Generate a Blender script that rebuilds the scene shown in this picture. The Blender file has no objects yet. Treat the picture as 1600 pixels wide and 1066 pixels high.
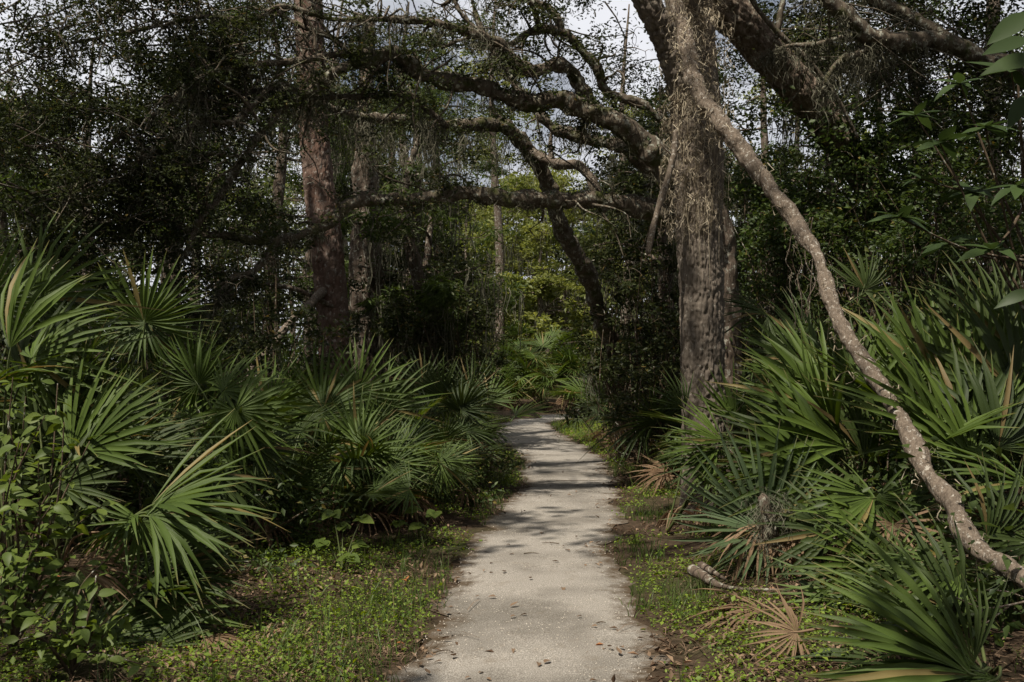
import bpy, math, numpy as np
from mathutils import Vector, Matrix, Quaternion

# ------------------------------------------------------------------ camera, sky, sun, exposure
sc = bpy.context.scene
COL = sc.collection
F_PX, W_PX, H_PX, HOR = 1555.0, 1600.0, 1066.0, 560.0
EYE = 1.6
PITCH = math.atan((HOR - H_PX / 2) / F_PX)
cam_d = bpy.data.cameras.new("camera")
cam_d.sensor_width = 36.0
cam_d.lens = 36.0 * F_PX / W_PX
cam_d.clip_start = 0.05
cam_d.clip_end = 2000.0
cam = bpy.data.objects.new("camera", cam_d)
COL.objects.link(cam)
cam.location = (0, 0, EYE)
cam.rotation_euler = (math.pi / 2 + PITCH, 0, 0)
sc.camera = cam

SUN = np.array([-0.30, -0.42, 0.86]); SUN /= np.linalg.norm(SUN)
sun_el = math.asin(SUN[2]); sun_az = math.atan2(SUN[0], SUN[1])
world = bpy.data.worlds.new("World"); sc.world = world; world.use_nodes = True
wn = world.node_tree; wn.nodes.clear()
wo = wn.nodes.new("ShaderNodeOutputWorld"); wb = wn.nodes.new("ShaderNodeBackground")
sk = wn.nodes.new("ShaderNodeTexSky"); sk.sky_type = 'NISHITA'; sk.sun_disc = False
sk.sun_elevation = sun_el; sk.sun_rotation = sun_az
sk.air_density = 1.0; sk.dust_density = 4.0; sk.ozone_density = 1.2
wb.inputs[1].default_value = 0.05
wt = wn.nodes.new("ShaderNodeTexCoord"); wz = wn.nodes.new("ShaderNodeTexNoise"); wz.inputs["Scale"].default_value = 3.2; wz.inputs["Detail"].default_value = 7.0
wr = wn.nodes.new("ShaderNodeValToRGB"); wr.color_ramp.elements[0].position = 0.33; wr.color_ramp.elements[1].position = 0.55
wm = wn.nodes.new("ShaderNodeMixRGB"); wm.inputs[2].default_value = (14.0, 14.2, 15.0, 1)
wn.links.new(wt.outputs["Generated"], wz.inputs["Vector"]); wn.links.new(wz.outputs[0], wr.inputs[0]); wn.links.new(wr.outputs[0], wm.inputs[0])
wn.links.new(sk.outputs[0], wm.inputs[1]); wn.links.new(wm.outputs[0], wb.inputs[0]); wn.links.new(wb.outputs[0], wo.inputs[0])
sl = bpy.data.lights.new("sun", 'SUN'); sl.energy = 5.0; sl.angle = math.radians(0.7); sl.color = (1.0, 0.92, 0.80)
so = bpy.data.objects.new("sun", sl); COL.objects.link(so)
so.rotation_euler = Vector(SUN).to_track_quat('Z', 'Y').to_euler()
sc.view_settings.view_transform = 'Standard'; sc.view_settings.look = 'None'
sc.view_settings.exposure = 0.30; sc.view_settings.gamma = 1.0; sc.view_settings.use_curve_mapping = False
sc.cycles.max_bounces = 5; sc.cycles.diffuse_bounces = 3; sc.cycles.glossy_bounces = 2
sc.cycles.transmission_bounces = 3; sc.cycles.transparent_max_bounces = 4
sc.cycles.caustics_reflective = False; sc.cycles.caustics_refractive = False
sc.cycles.use_denoising = True

# ------------------------------------------------------------------ helpers
RNG = np.random.default_rng(7)
_cp, _sp = math.cos(PITCH), math.sin(PITCH)

def at(px, py, d):
    """world point seen at photo pixel (px, py), d metres in front of the lens plane"""
    u = (px - 800.0) / F_PX * d; v = (H_PX / 2 - py) / F_PX * d
    return np.array([u, d * _cp - v * _sp, EYE + d * _sp + v * _cp])

def project(P):
    P = np.asarray(P, float); y = P[..., 1]; z = P[..., 2] - EYE
    d = y * _cp + z * _sp; v = -y * _sp + z * _cp
    d = np.maximum(d, 0.01)
    return 800 + P[..., 0] / d * F_PX, H_PX / 2 - v / d * F_PX, d

def _hash(ix, iy, iz, s):
    h = (ix.astype(np.int64) * 374761393 + iy.astype(np.int64) * 668265263 + iz.astype(np.int64) * 2147483647 + s * 974711) & 0xFFFFFFFF
    h = ((h ^ (h >> 13)) * 1274126177) & 0xFFFFFFFF
    h = ((h ^ (h >> 16)) * 2246822519) & 0xFFFFFFFF
    return ((h ^ (h >> 15)) & 0xFFFFFF) / float(0xFFFFFF)

def noise3(P, s=0):
    P = np.asarray(P, float); i = np.floor(P).astype(np.int64); f = P - i; f = f * f * (3 - 2 * f)
    r = 0
    for dx in (0, 1):
        for dy in (0, 1):
            for dz in (0, 1):
                w = (f[..., 0] if dx else 1 - f[..., 0]) * (f[..., 1] if dy else 1 - f[..., 1]) * (f[..., 2] if dz else 1 - f[..., 2])
                r = r + w * _hash(i[..., 0] + dx, i[..., 1] + dy, i[..., 2] + dz, s)
    return r * 2 - 1

def fbm(P, s=0, o=3):
    P = np.asarray(P, float)
    return sum(noise3(P * 2.03 ** k, s + k) * 0.5 ** k for k in range(o))

def worley(U, s=0, per=0):
    """edge distance F2-F1 of 2-d cells; per = period in cells along the first axis"""
    i = np.floor(U).astype(np.int64); f1 = np.full(U.shape[:-1], 9.0); f2 = f1.copy()
    for dx in (-1, 0, 1):
        for dy in (-1, 0, 1):
            cx = i[..., 0] + dx; cy = i[..., 1] + dy; hx = cx % per if per else cx
            zz = np.zeros_like(cx)
            d = np.hypot(cx + 0.1 + 0.8 * _hash(hx, cy, zz, s) - U[..., 0], cy + 0.1 + 0.8 * _hash(hx, cy, zz + 1, s) - U[..., 1])
            n1 = np.minimum(f1, d); f2 = np.minimum(f2, np.maximum(f1, d)); f1 = n1
    return f2 - f1

def mesh_np(name, V, F, var=None, vat=None, smooth=True, mat=None):
    """F: list of index arrays (n,3) or (n,4); var: per-face attribute; vat: dict of per-vertex attributes"""
    me = bpy.data.meshes.new(name)
    V = np.asarray(V, np.float32).reshape(-1, 3)
    F = [np.asarray(f, np.int32) for f in (F if isinstance(F, list) else [F]) if len(f)]
    nl = sum(f.size for f in F); nf = sum(len(f) for f in F)
    me.vertices.add(len(V)); me.vertices.foreach_set("co", V.ravel())
    me.loops.add(nl); me.loops.foreach_set("vertex_index", np.concatenate([f.ravel() for f in F]))
    me.polygons.add(nf)
    tot = np.concatenate([np.full(len(f), f.shape[1], np.int32) for f in F])
    me.polygons.foreach_set("loop_start", np.concatenate([[0], np.cumsum(tot)[:-1]]).astype(np.int32))
    me.polygons.foreach_set("loop_total", tot)
    if smooth: me.polygons.foreach_set("use_smooth", np.ones(nf, bool))
    if var is not None:
        a = me.attributes.new("var", 'FLOAT', 'FACE'); a.data.foreach_set("value", np.asarray(var, np.float32))
    for k, x in (vat or {}).items():
        a = me.attributes.new(k, 'FLOAT', 'POINT'); a.data.foreach_set("value", np.asarray(x, np.float32))
    me.update(calc_edges=True)
    if mat: me.materials.append(mat)
    return me

def link(name, me, parent=None, loc=None):
    o = bpy.data.objects.new(name, me); COL.objects.link(o)
    if parent is not None: o.parent = parent
    if loc is not None: o.location = loc
    return o

def tag(o, label=None, cat=None, group=None, kind=None):
    if label: o["label"] = label
    if cat: o["category"] = cat
    if group: o["group"] = group
    if kind: o["kind"] = kind
    return o

def thing(name, label, cat, loc, group=None):
    o = link(name, None, None, tuple(float(c) for c in loc)); o.empty_display_size = 0.1
    return tag(o, label, cat, group)

def nrm(v): v = np.asarray(v, float); return v / np.maximum(np.linalg.norm(v, axis=-1, keepdims=True), 1e-9)

# ------------------------------------------------------------------ materials
def M(name):
    m = bpy.data.materials.new(name); m.use_nodes = True; nt = m.node_tree; nt.nodes.clear()
    out = nt.nodes.new("ShaderNodeOutputMaterial")
    def N(t, **k):
        n = nt.nodes.new("ShaderNode" + t)
        for a, b in k.items():
            if a.startswith('i_'): n.inputs[a[2:].replace('_', ' ')].default_value = b
            elif a.startswith('n'): n.inputs[int(a[1:])].default_value = b
            else: setattr(n, a, b)
        return n
    return m, nt, out, N, nt.links.new

def ramp(N, stops):
    r = N("ValToRGB"); e = r.color_ramp.elements
    while len(e) < len(stops): e.new(0.5)
    for q, (p, c) in zip(e, stops): q.position = p; q.color = (*c, 1) if len(c) == 3 else c
    return r

def leaf_mat(name, c1, c2, rough=0.5, trans=0.35, c3=None, obj=False, spec=0.35):
    m, nt, out, N, L = M(name)
    a = N("Attribute", attribute_name="var")
    fac = a.outputs["Fac"]
    if obj:
        oi = N("ObjectInfo"); ad = N("Math", operation='MULTIPLY_ADD', n1=0.6); mu = N("Math", operation='MULTIPLY', n1=0.4)
        L(a.outputs["Fac"], mu.inputs[0]); L(oi.outputs["Random"], ad.inputs[0]); L(mu.outputs[0], ad.inputs[2]); fac = ad.outputs[0]
    st = [(0.0, c1), (0.8, c2)] + ([(0.97, c2), (0.99, c3)] if c3 else [])
    r = ramp(N, st); L(fac, r.inputs[0])
    p = N("BsdfPrincipled"); p.inputs["Roughness"].default_value = rough; p.inputs["Specular IOR Level"].default_value = spec
    t = N("BsdfTranslucent"); mx = N("MixShader", n0=trans)
    hs = N("HueSaturation", n0=0.485, n1=1.15, n2=1.5); L(r.outputs[0], hs.inputs["Color"])
    L(r.outputs[0], p.inputs["Base Color"]); L(hs.outputs[0], t.inputs["Color"])
    L(p.outputs[0], mx.inputs[1]); L(t.outputs[0], mx.inputs[2]); L(mx.outputs[0], out.inputs[0])
    return m

def palm_mat(name, c1, c2, tip, rough=0.48):
    m, nt, out, N, L = M(name)
    a = N("Attribute", attribute_name="var"); oi = N("ObjectInfo")
    ad = N("Math", operation='MULTIPLY_ADD', n1=0.55); mu = N("Math", operation='MULTIPLY', n1=0.45)
    L(a.outputs["Fac"], mu.inputs[0]); L(oi.outputs["Random"], ad.inputs[0]); L(mu.outputs[0], ad.inputs[2])
    r = ramp(N, [(0.05, c1), (0.975, c2), (1.0, tip)]); L(ad.outputs[0], r.inputs[0])
    al = N("Attribute", attribute_name="along"); mr = N("MapRange", n1=0.88, n2=1.0, n3=0.0, n4=0.8); L(al.outputs["Fac"], mr.inputs[0])
    mix = N("MixRGB"); mix.inputs[2].default_value = (*tip, 1); L(mr.outputs[0], mix.inputs[0]); L(r.outputs[0], mix.inputs[1])
    # fine lengthwise veins run with the leaflet: stretched noise on the 'across' attribute
    ac = N("Attribute", attribute_name="across"); cx = N("CombineXYZ"); L(ac.outputs["Fac"], cx.inputs[0]); L(al.outputs["Fac"], cx.inputs[1])
    nz = N("TexNoise", i_Scale=26.0, i_Detail=2.0); mp = N("Mapping"); mp.inputs["Scale"].default_value = (1.0, 0.08, 1.0)
    L(cx.outputs[0], mp.inputs[0]); L(mp.outputs[0], nz.inputs[0])
    bp = N("Bump", i_Strength=0.25, i_Distance=0.01); L(nz.outputs[0], bp.inputs["Height"])
    p = N("BsdfPrincipled"); p.inputs["Roughness"].default_value = rough; p.inputs["Specular IOR Level"].default_value = 0.25
    t = N("BsdfTranslucent"); mx = N("MixShader", n0=0.22)
    L(mix.outputs[0], p.inputs["Base Color"]); L(bp.outputs[0], p.inputs["Normal"])
    hs = N("HueSaturation", n0=0.48, n1=1.2, n2=1.5); L(mix.outputs[0], hs.inputs["Color"]); L(hs.outputs[0], t.inputs["Color"])
    L(p.outputs[0], mx.inputs[1]); L(t.outputs[0], mx.inputs[2]); L(mx.outputs[0], out.inputs[0])
    return m

def bark_mat(name, dark, light, lichen=0.3, lich_c=(0.42, 0.42, 0.36), moss=0.0, scale=1.0, stretch=0.25, bump=0.6, red=None):
    m, nt, out, N, L = M(name)
    tc = N("TexCoord"); mp = N("Mapping"); mp.inputs["Scale"].default_value = (1, 1, stretch); L(tc.outputs["Object"], mp.inputs[0])
    n1 = N("TexNoise", i_Scale=22.0 * scale, i_Detail=6.0, i_Roughness=0.65); L(mp.outputs[0], n1.inputs[0])
    n2 = N("TexNoise", i_Scale=5.0 * scale, i_Detail=4.0); L(tc.outputs["Object"], n2.inputs[0])
    vo = N("TexVoronoi", i_Scale=26.0 * scale); vo.feature = 'DISTANCE_TO_EDGE'; L(mp.outputs[0], vo.inputs[0])
    r = ramp(N, [(0.3, dark), (0.7, light)]); L(n1.outputs[0], r.inputs[0]); col = r.outputs[0]
    if red:
        rr = ramp(N, [(0.42, (0, 0, 0)), (0.6, (1, 1, 1))]); L(n2.outputs[0], rr.inputs[0])
        mr = N("MixRGB"); mr.inputs[2].default_value = (*red, 1); L(rr.outputs[0], mr.inputs[0]); L(col, mr.inputs[1]); col = mr.outputs[0]
    if lichen:
        n3 = N("TexNoise", i_Scale=16.0 * scale, i_Detail=5.0, i_Roughness=0.7); L(tc.outputs["Object"], n3.inputs[0])
        rl = ramp(N, [(0.62 - 0.2 * lichen, (0, 0, 0)), (0.68 - 0.2 * lichen, (1, 1, 1))]); L(n3.outputs[0], rl.inputs[0])
        ml = N("MixRGB"); ml.inputs[2].default_value = (*lich_c, 1); L(rl.outputs[0], ml.inputs[0]); L(col, ml.inputs[1]); col = ml.outputs[0]
    if moss:
        rm = ramp(N, [(0.62 - 0.25 * moss, (0, 0, 0)), (0.75 - 0.25 * moss, (1, 1, 1))]); L(n2.outputs[0], rm.inputs[0])
        mm = N("MixRGB"); mm.inputs[2].default_value = (0.055, 0.06, 0.02, 1); L(rm.outputs[0], mm.inputs[0]); L(col, mm.inputs[1]); col = mm.outputs[0]
    ad = N("Math", operation='ADD'); L(n1.outputs[0], ad.inputs[0]); L(vo.outputs[0], ad.inputs[1])
    bp = N("Bump", i_Strength=bump, i_Distance=0.02); L(ad.outputs[0], bp.inputs["Height"])
    p = N("BsdfPrincipled"); p.inputs["Roughness"].default_value = 0.9; p.inputs["Specular IOR Level"].default_value = 0.15
    L(col, p.inputs["Base Color"]); L(bp.outputs[0], p.inputs["Normal"]); L(p.outputs[0], out.inputs[0])
    return m

def path_mat():
    m, nt, out, N, L = M("crushed_shell_sand")
    tc = N("TexCoord")
    def nz(s, d=4.0, r=0.6):
        n = N("TexNoise", i_Scale=s, i_Detail=d, i_Roughness=r); L(tc.outputs["Object"], n.inputs[0]); return n
    g = nz(150.0, 3.0, 0.8); r1 = ramp(N, [(0.32, (0.12, 0.107, 0.092)), (0.5, (0.285, 0.26, 0.225)), (0.66, (0.53, 0.50, 0.45))]); L(g.outputs[0], r1.inputs[0])
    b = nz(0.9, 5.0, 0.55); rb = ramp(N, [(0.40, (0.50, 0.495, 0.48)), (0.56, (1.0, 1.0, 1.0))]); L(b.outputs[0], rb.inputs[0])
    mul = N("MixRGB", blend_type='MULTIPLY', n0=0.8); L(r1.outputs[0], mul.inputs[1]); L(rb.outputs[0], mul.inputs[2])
    b2 = nz(6.0, 6.0, 0.7); r2 = ramp(N, [(0.56, (0, 0, 0)), (0.75, (1, 1, 1))]); L(b2.outputs[0], r2.inputs[0])
    mx = N("MixRGB"); mx.inputs[2].default_value = (0.17, 0.135, 0.095, 1); L(mul.outputs[0], mx.inputs[1])
    sc_ = N("Math", operation='MULTIPLY', n1=0.55); L(r2.outputs[0], sc_.inputs[0]); L(sc_.outputs[0], mx.inputs[0])
    # worn edge: litter and soil mix in near the margin ('edge' = 0 in the middle, 1 at the rim)
    ed = N("Attribute", attribute_name="edge"); ne = nz(9.0, 5.0, 0.7); ae = N("Math", operation='MULTIPLY_ADD', n1=0.9, n2=-0.45)
    L(ne.outputs[0], ae.inputs[0]); a2 = N("Math", operation='ADD'); L(ed.outputs["Fac"], a2.inputs[0]); L(ae.outputs[0], a2.inputs[1])
    re = ramp(N, [(0.72, (0, 0, 0)), (1.0, (1, 1, 1))]); L(a2.outputs[0], re.inputs[0])
    me_ = N("MixRGB"); me_.inputs[2].default_value = (0.085, 0.062, 0.04, 1); L(re.outputs[0], me_.inputs[0]); L(mx.outputs[0], me_.inputs[1])
    gb = nz(90.0, 4.0, 0.8); bp = N("Bump", i_Strength=0.7, i_Distance=0.012); L(gb.outputs[0], bp.inputs["Height"])
    p = N("BsdfPrincipled"); p.inputs["Roughness"].default_value = 0.95; p.inputs["Specular IOR Level"].default_value = 0.1
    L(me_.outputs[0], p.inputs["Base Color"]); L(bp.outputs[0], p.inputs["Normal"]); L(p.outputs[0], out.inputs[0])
    return m

def soil_mat():
    m, nt, out, N, L = M("leaf_mould_soil")
    tc = N("TexCoord")
    n1 = N("TexNoise", i_Scale=14.0, i_Detail=8.0, i_Roughness=0.75); L(tc.outputs["Object"], n1.inputs[0])
    r = ramp(N, [(0.3, (0.018, 0.013, 0.009)), (0.52, (0.06, 0.042, 0.027)), (0.75, (0.14, 0.10, 0.065))]); L(n1.outputs[0], r.inputs[0])
    n2 = N("TexNoise", i_Scale=0.8, i_Detail=5.0); L(tc.outputs["Object"], n2.inputs[0])
    rg = ramp(N, [(0.5, (0, 0, 0)), (0.7, (0.7, 0.7, 0.7))]); L(n2.outputs[0], rg.inputs[0])
    mx = N("MixRGB"); mx.inputs[2].default_value = (0.035, 0.05, 0.014, 1); L(rg.outputs[0], mx.inputs[0]); L(r.outputs[0], mx.inputs[1])
    bp = N("Bump", i_Strength=0.8, i_Distance=0.03); L(n1.outputs[0], bp.inputs["Height"])
    p = N("BsdfPrincipled"); p.inputs["Roughness"].default_value = 0.95; p.inputs["Specular IOR Level"].default_value = 0.1
    L(mx.outputs[0], p.inputs["Base Color"]); L(bp.outputs[0], p.inputs["Normal"]); L(p.outputs[0], out.inputs[0])
    return m

MAT = dict(
    path=path_mat(), soil=soil_mat(),
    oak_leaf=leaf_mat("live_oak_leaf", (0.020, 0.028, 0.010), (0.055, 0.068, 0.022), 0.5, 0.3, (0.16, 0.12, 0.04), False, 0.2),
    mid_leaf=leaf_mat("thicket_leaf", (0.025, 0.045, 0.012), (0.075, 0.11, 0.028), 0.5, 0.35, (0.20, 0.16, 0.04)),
    bright_leaf=leaf_mat("sun_tinted_leaf", (0.085, 0.12, 0.025), (0.20, 0.215, 0.06), 0.5, 0.45, (0.30, 0.24, 0.07)),  # paler leaf for the far trees: sunlight put into the colour
    feather=leaf_mat("cypress_needle", (0.035, 0.06, 0.012), (0.09, 0.13, 0.028), 0.6, 0.4),
    vine_leaf=leaf_mat("vine_leaf", (0.05, 0.085, 0.016), (0.13, 0.175, 0.034), 0.5, 0.35, None, True, 0.25),
    glossy_leaf=leaf_mat("glossy_broad_leaf", (0.022, 0.04, 0.013), (0.05, 0.08, 0.024), 0.5, 0.25, (0.30, 0.17, 0.03), True, 0.25),
    clover=leaf_mat("ground_cover_leaf", (0.07, 0.13, 0.016), (0.20, 0.275, 0.036), 0.55, 0.35),
    grass=leaf_mat("grass_blade", (0.035, 0.07, 0.014), (0.10, 0.14, 0.035), 0.5, 0.3, (0.26, 0.21, 0.11)),
    litter=leaf_mat("dead_leaf", (0.05, 0.027, 0.014), (0.24, 0.165, 0.105), 0.85, 0.1, (0.34, 0.13, 0.04)),
    palm=palm_mat("palmetto_blade", (0.04, 0.066, 0.014), (0.10, 0.15, 0.029), (0.20, 0.16, 0.06)),
    palm_grey=palm_mat("palmetto_blade_grey", (0.065, 0.10, 0.045), (0.11, 0.15, 0.07), (0.22, 0.18, 0.09), 0.5),
    palm_dark=palm_mat("palmetto_blade_shaded", (0.028, 0.046, 0.012), (0.065, 0.092, 0.025), (0.16, 0.12, 0.05)),  # darker copy of the palmetto green, shade put into its colour
    palm_dead=palm_mat("palmetto_blade_dry", (0.12, 0.073, 0.04), (0.28, 0.195, 0.12), (0.20, 0.13, 0.08), 0.8),
    stalk=leaf_mat("palmetto_stalk", (0.06, 0.085, 0.025), (0.10, 0.12, 0.04), 0.5, 0.05, None, True),
    stem=bark_mat("thin_stem", (0.05, 0.035, 0.022), (0.12, 0.09, 0.06), 0.2),
    moss=leaf_mat("spanish_moss_strand", (0.075, 0.072, 0.052), (0.17, 0.165, 0.12), 0.9, 0.2, None, False, 0.1),
    dry_moss=leaf_mat("dry_moss_strand", (0.26, 0.22, 0.155), (0.50, 0.44, 0.33), 0.9, 0.2, None, False, 0.1),
    bark_main=bark_mat("furrowed_bark", (0.075, 0.06, 0.047), (0.225, 0.19, 0.155), 0.12, (0.34, 0.31, 0.26)),
    bark_oak=bark_mat("oak_limb_bark", (0.055, 0.043, 0.032), (0.165, 0.135, 0.10), 0.36, (0.31, 0.31, 0.255), 0.35),
    bark_pale=bark_mat("lichen_blotched_bark", (0.085, 0.066, 0.05), (0.205, 0.165, 0.127), 0.28, (0.38, 0.35, 0.30), 0.0, 2.2, 0.3),
    bark_lean=bark_mat("leaning_trunk_bark", (0.07, 0.05, 0.036), (0.25, 0.195, 0.15), 0.3, (0.36, 0.33, 0.26)),
    bark_pine=bark_mat("pine_plate_bark", (0.085, 0.054, 0.042), (0.24, 0.175, 0.14), 0.3, (0.30, 0.265, 0.23), 0.0, 0.8, 0.4, 0.8, (0.13, 0.08, 0.06)),
    bark_far=bark_mat("far_bark", (0.05, 0.038, 0.028), (0.17, 0.13, 0.10), 0.35, (0.30, 0.29, 0.24)),
    pebble=leaf_mat("shell_grit", (0.20, 0.175, 0.14), (0.52, 0.47, 0.40), 0.9, 0.0, (0.12, 0.08, 0.05), False, 0.1),
)

# ------------------------------------------------------------------ geometry builders
def spline(P, n):
    """Catmull-Rom resample of control rows (any width) to n rows, even in control spacing"""
    P = np.asarray(P, float); d = np.concatenate([[0], np.cumsum(np.linalg.norm(np.diff(P[:, :3], axis=0), axis=1) + 1e-6)])
    t = np.linspace(0, d[-1], n); k = np.clip(np.searchsorted(d, t, 'right') - 1, 0, len(P) - 2)
    u = ((t - d[k]) / (d[k + 1] - d[k]))[:, None]
    p0 = P[np.maximum(k - 1, 0)]; p1 = P[k]; p2 = P[k + 1]; p3 = P[np.minimum(k + 2, len(P) - 1)]
    return 0.5 * (2 * p1 + (p2 - p0) * u + (2 * p0 - 5 * p1 + 4 * p2 - p3) * u ** 2 + (3 * p1 - p0 - 3 * p2 + p3) * u ** 3)

def tube(P, R, sides=10, n=None, rough=0.12, seed=0, bark=None, freq=6.0, cap=True):
    """tapered tube along P (k,3) with radii R; bark = (cells around, cell length m, depth m) carves plates"""
    C = np.column_stack([P, R]); C = spline(C, n or max(4, len(P) * 4)); P = C[:, :3]; R = np.maximum(C[:, 3], 0.001)
    T = nrm(np.gradient(P, axis=0)); N_ = np.zeros_like(P)
    ref = np.array([0, -1.0, 0.05]) if abs(T[0, 1]) < 0.9 else np.array([1.0, 0, 0])
    ref = np.array([0, 1.0, 0.05]) if abs(T[0, 1]) < 0.9 else ref
    v = ref - T[0] * ref.dot(T[0]); N_[0] = v / np.linalg.norm(v)
    for i in range(1, len(P)):
        v = N_[i - 1] - T[i] * N_[i - 1].dot(T[i]); N_[i] = v / np.linalg.norm(v)
    B = np.cross(T, N_); th = np.arange(sides) / sides * 2 * math.pi
    D = np.cos(th)[None, :, None] * N_[:, None] + np.sin(th)[None, :, None] * B[:, None]
    V = P[:, None] + D * R[:, None, None]
    r = R[:, None] * rough * fbm(V * freq + seed * 7.3, seed, 3)
    if bark:
        s = np.concatenate([[0], np.cumsum(np.linalg.norm(np.diff(P, axis=0), axis=1))])
        U = np.stack(np.broadcast_arrays(th[None] / (2 * math.pi) * bark[0], (s / bark[1])[:, None]), -1)
        U = U + np.array([0.38, 0.2]) * np.stack([noise3(V * [9, 9, 5], 3), noise3(V * 9, 4)], -1) + 0.10 * np.stack([noise3(V * 30, 6), noise3(V * 30, 7)], -1)
        w = worley(U, seed, bark[0]); r = r + bark[2] * (np.clip(w / 0.32, 0, 1) ** 0.7 - 0.75 + 0.45 * noise3(V * 45, 5))
    V = V + D * r[..., None]
    n_, m_ = len(P), sides
    i = np.arange(n_ - 1)[:, None] * m_; j = np.arange(m_)[None]; j2 = (j + 1) % m_
    Q = np.stack(np.broadcast_arrays(i + j, i + j2, i + m_ + j2, i + m_ + j), -1).reshape(-1, 4)
    V = V.reshape(-1, 3); tri = np.zeros((0, 3), int)
    if cap:
        V = np.vstack([V, P[:1], P[-1:] + T[-1:] * R[-1]]); a, b = len(V) - 2, len(V) - 1; jj = np.arange(m_)
        tri = np.vstack([np.column_stack([np.full(m_, a), (jj + 1) % m_, jj]), np.column_stack([np.full(m_, b), (n_ - 1) * m_ + jj, (n_ - 1) * m_ + (jj + 1) % m_])])
    return V, Q, tri

class Bag:
    """collects several (V, quads, tris) into one mesh"""
    def __init__(s): s.V, s.Q, s.T, s.n, s.vq, s.vt = [], [], [], 0, [], []
    def add(s, V, Q=None, T=None, var=None):
        V = np.asarray(V).reshape(-1, 3)
        if Q is not None and len(Q): s.Q.append(np.asarray(Q) + s.n); s.vq.append(np.broadcast_to(0.5 if var is None else var, len(Q)))
        if T is not None and len(T): s.T.append(np.asarray(T) + s.n); s.vt.append(np.broadcast_to(0.5 if var is None else var, len(T)))
        s.V.append(V); s.n += len(V); return s
    def mesh(s, name, mat, off=None, smooth=True):
        if not s.V: return None
        V = np.vstack(s.V) - (0 if off is None else np.asarray(off)); F = []
        var = []
        if s.Q: F.append(np.vstack(s.Q)); var.append(np.concatenate(s.vq))
        if s.T: F.append(np.vstack(s.T)); var.append(np.concatenate(s.vt))
        return mesh_np(name, V, F, np.concatenate(var), smooth=smooth, mat=mat)
    def obj(s, name, mat, parent=None, smooth=True, off=None):
        if off is None and parent is not None: off = np.array(parent.matrix_basis.translation)
        me = s.mesh(name, mat, off, smooth)
        return link(name, me, parent) if me else None

def ribbons(P, W, side=None, rng=RNG):
    """P (n,k,3) centre lines, W (n,k) half widths -> V, quads, per-quad variation"""
    n, k, _ = P.shape
    if side is None:
        a = rng.uniform(0, 2 * math.pi, n); side = np.column_stack([np.cos(a), np.sin(a), np.zeros(n)])
    V = np.stack([P - side[:, None] * W[..., None], P + side[:, None] * W[..., None]], 2)
    i = np.arange(n)[:, None] * (2 * k) + np.arange(k - 1)[None] * 2
    Q = np.stack([i, i + 1, i + 3, i + 2], -1).reshape(-1, 4)
    return V.reshape(-1, 3), Q, np.repeat(rng.random(n), k - 1)

def leaves(P, size, aspect=0.42, up=0.5, droop=0.2, fold=0.25, rng=RNG, nrm_dir=None):
    """folded rhombic leaves at P -> V, tris, variation"""
    n = len(P); size = np.broadcast_to(size, n)[:, None] * rng.uniform(0.65, 1.25, (n, 1))
    A = rng.normal(size=(n, 3)); A[:, 2] = A[:, 2] * 0.55 - droop; A = nrm(A)
    U = rng.normal(size=(n, 3)) * (1 - up); U[:, 2] += up
    if nrm_dir is not None: U += nrm_dir
    S = nrm(np.cross(A, U)); Nn = np.cross(S, A)
    w = size * aspect * 0.5
    V = np.stack([P, P + A * size * 0.45 + S * w + Nn * w * fold * 2, P + A * size - Nn * size * 0.08, P + A * size * 0.45 - S * w + Nn * w * fold * 2], 1)
    b = np.arange(n)[:, None] * 4
    T = np.concatenate([b + [[0, 1, 2]], b + [[0, 2, 3]]], 1).reshape(-1, 3)
    return V.reshape(-1, 3), T, np.repeat(rng.random(n), 2)

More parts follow.
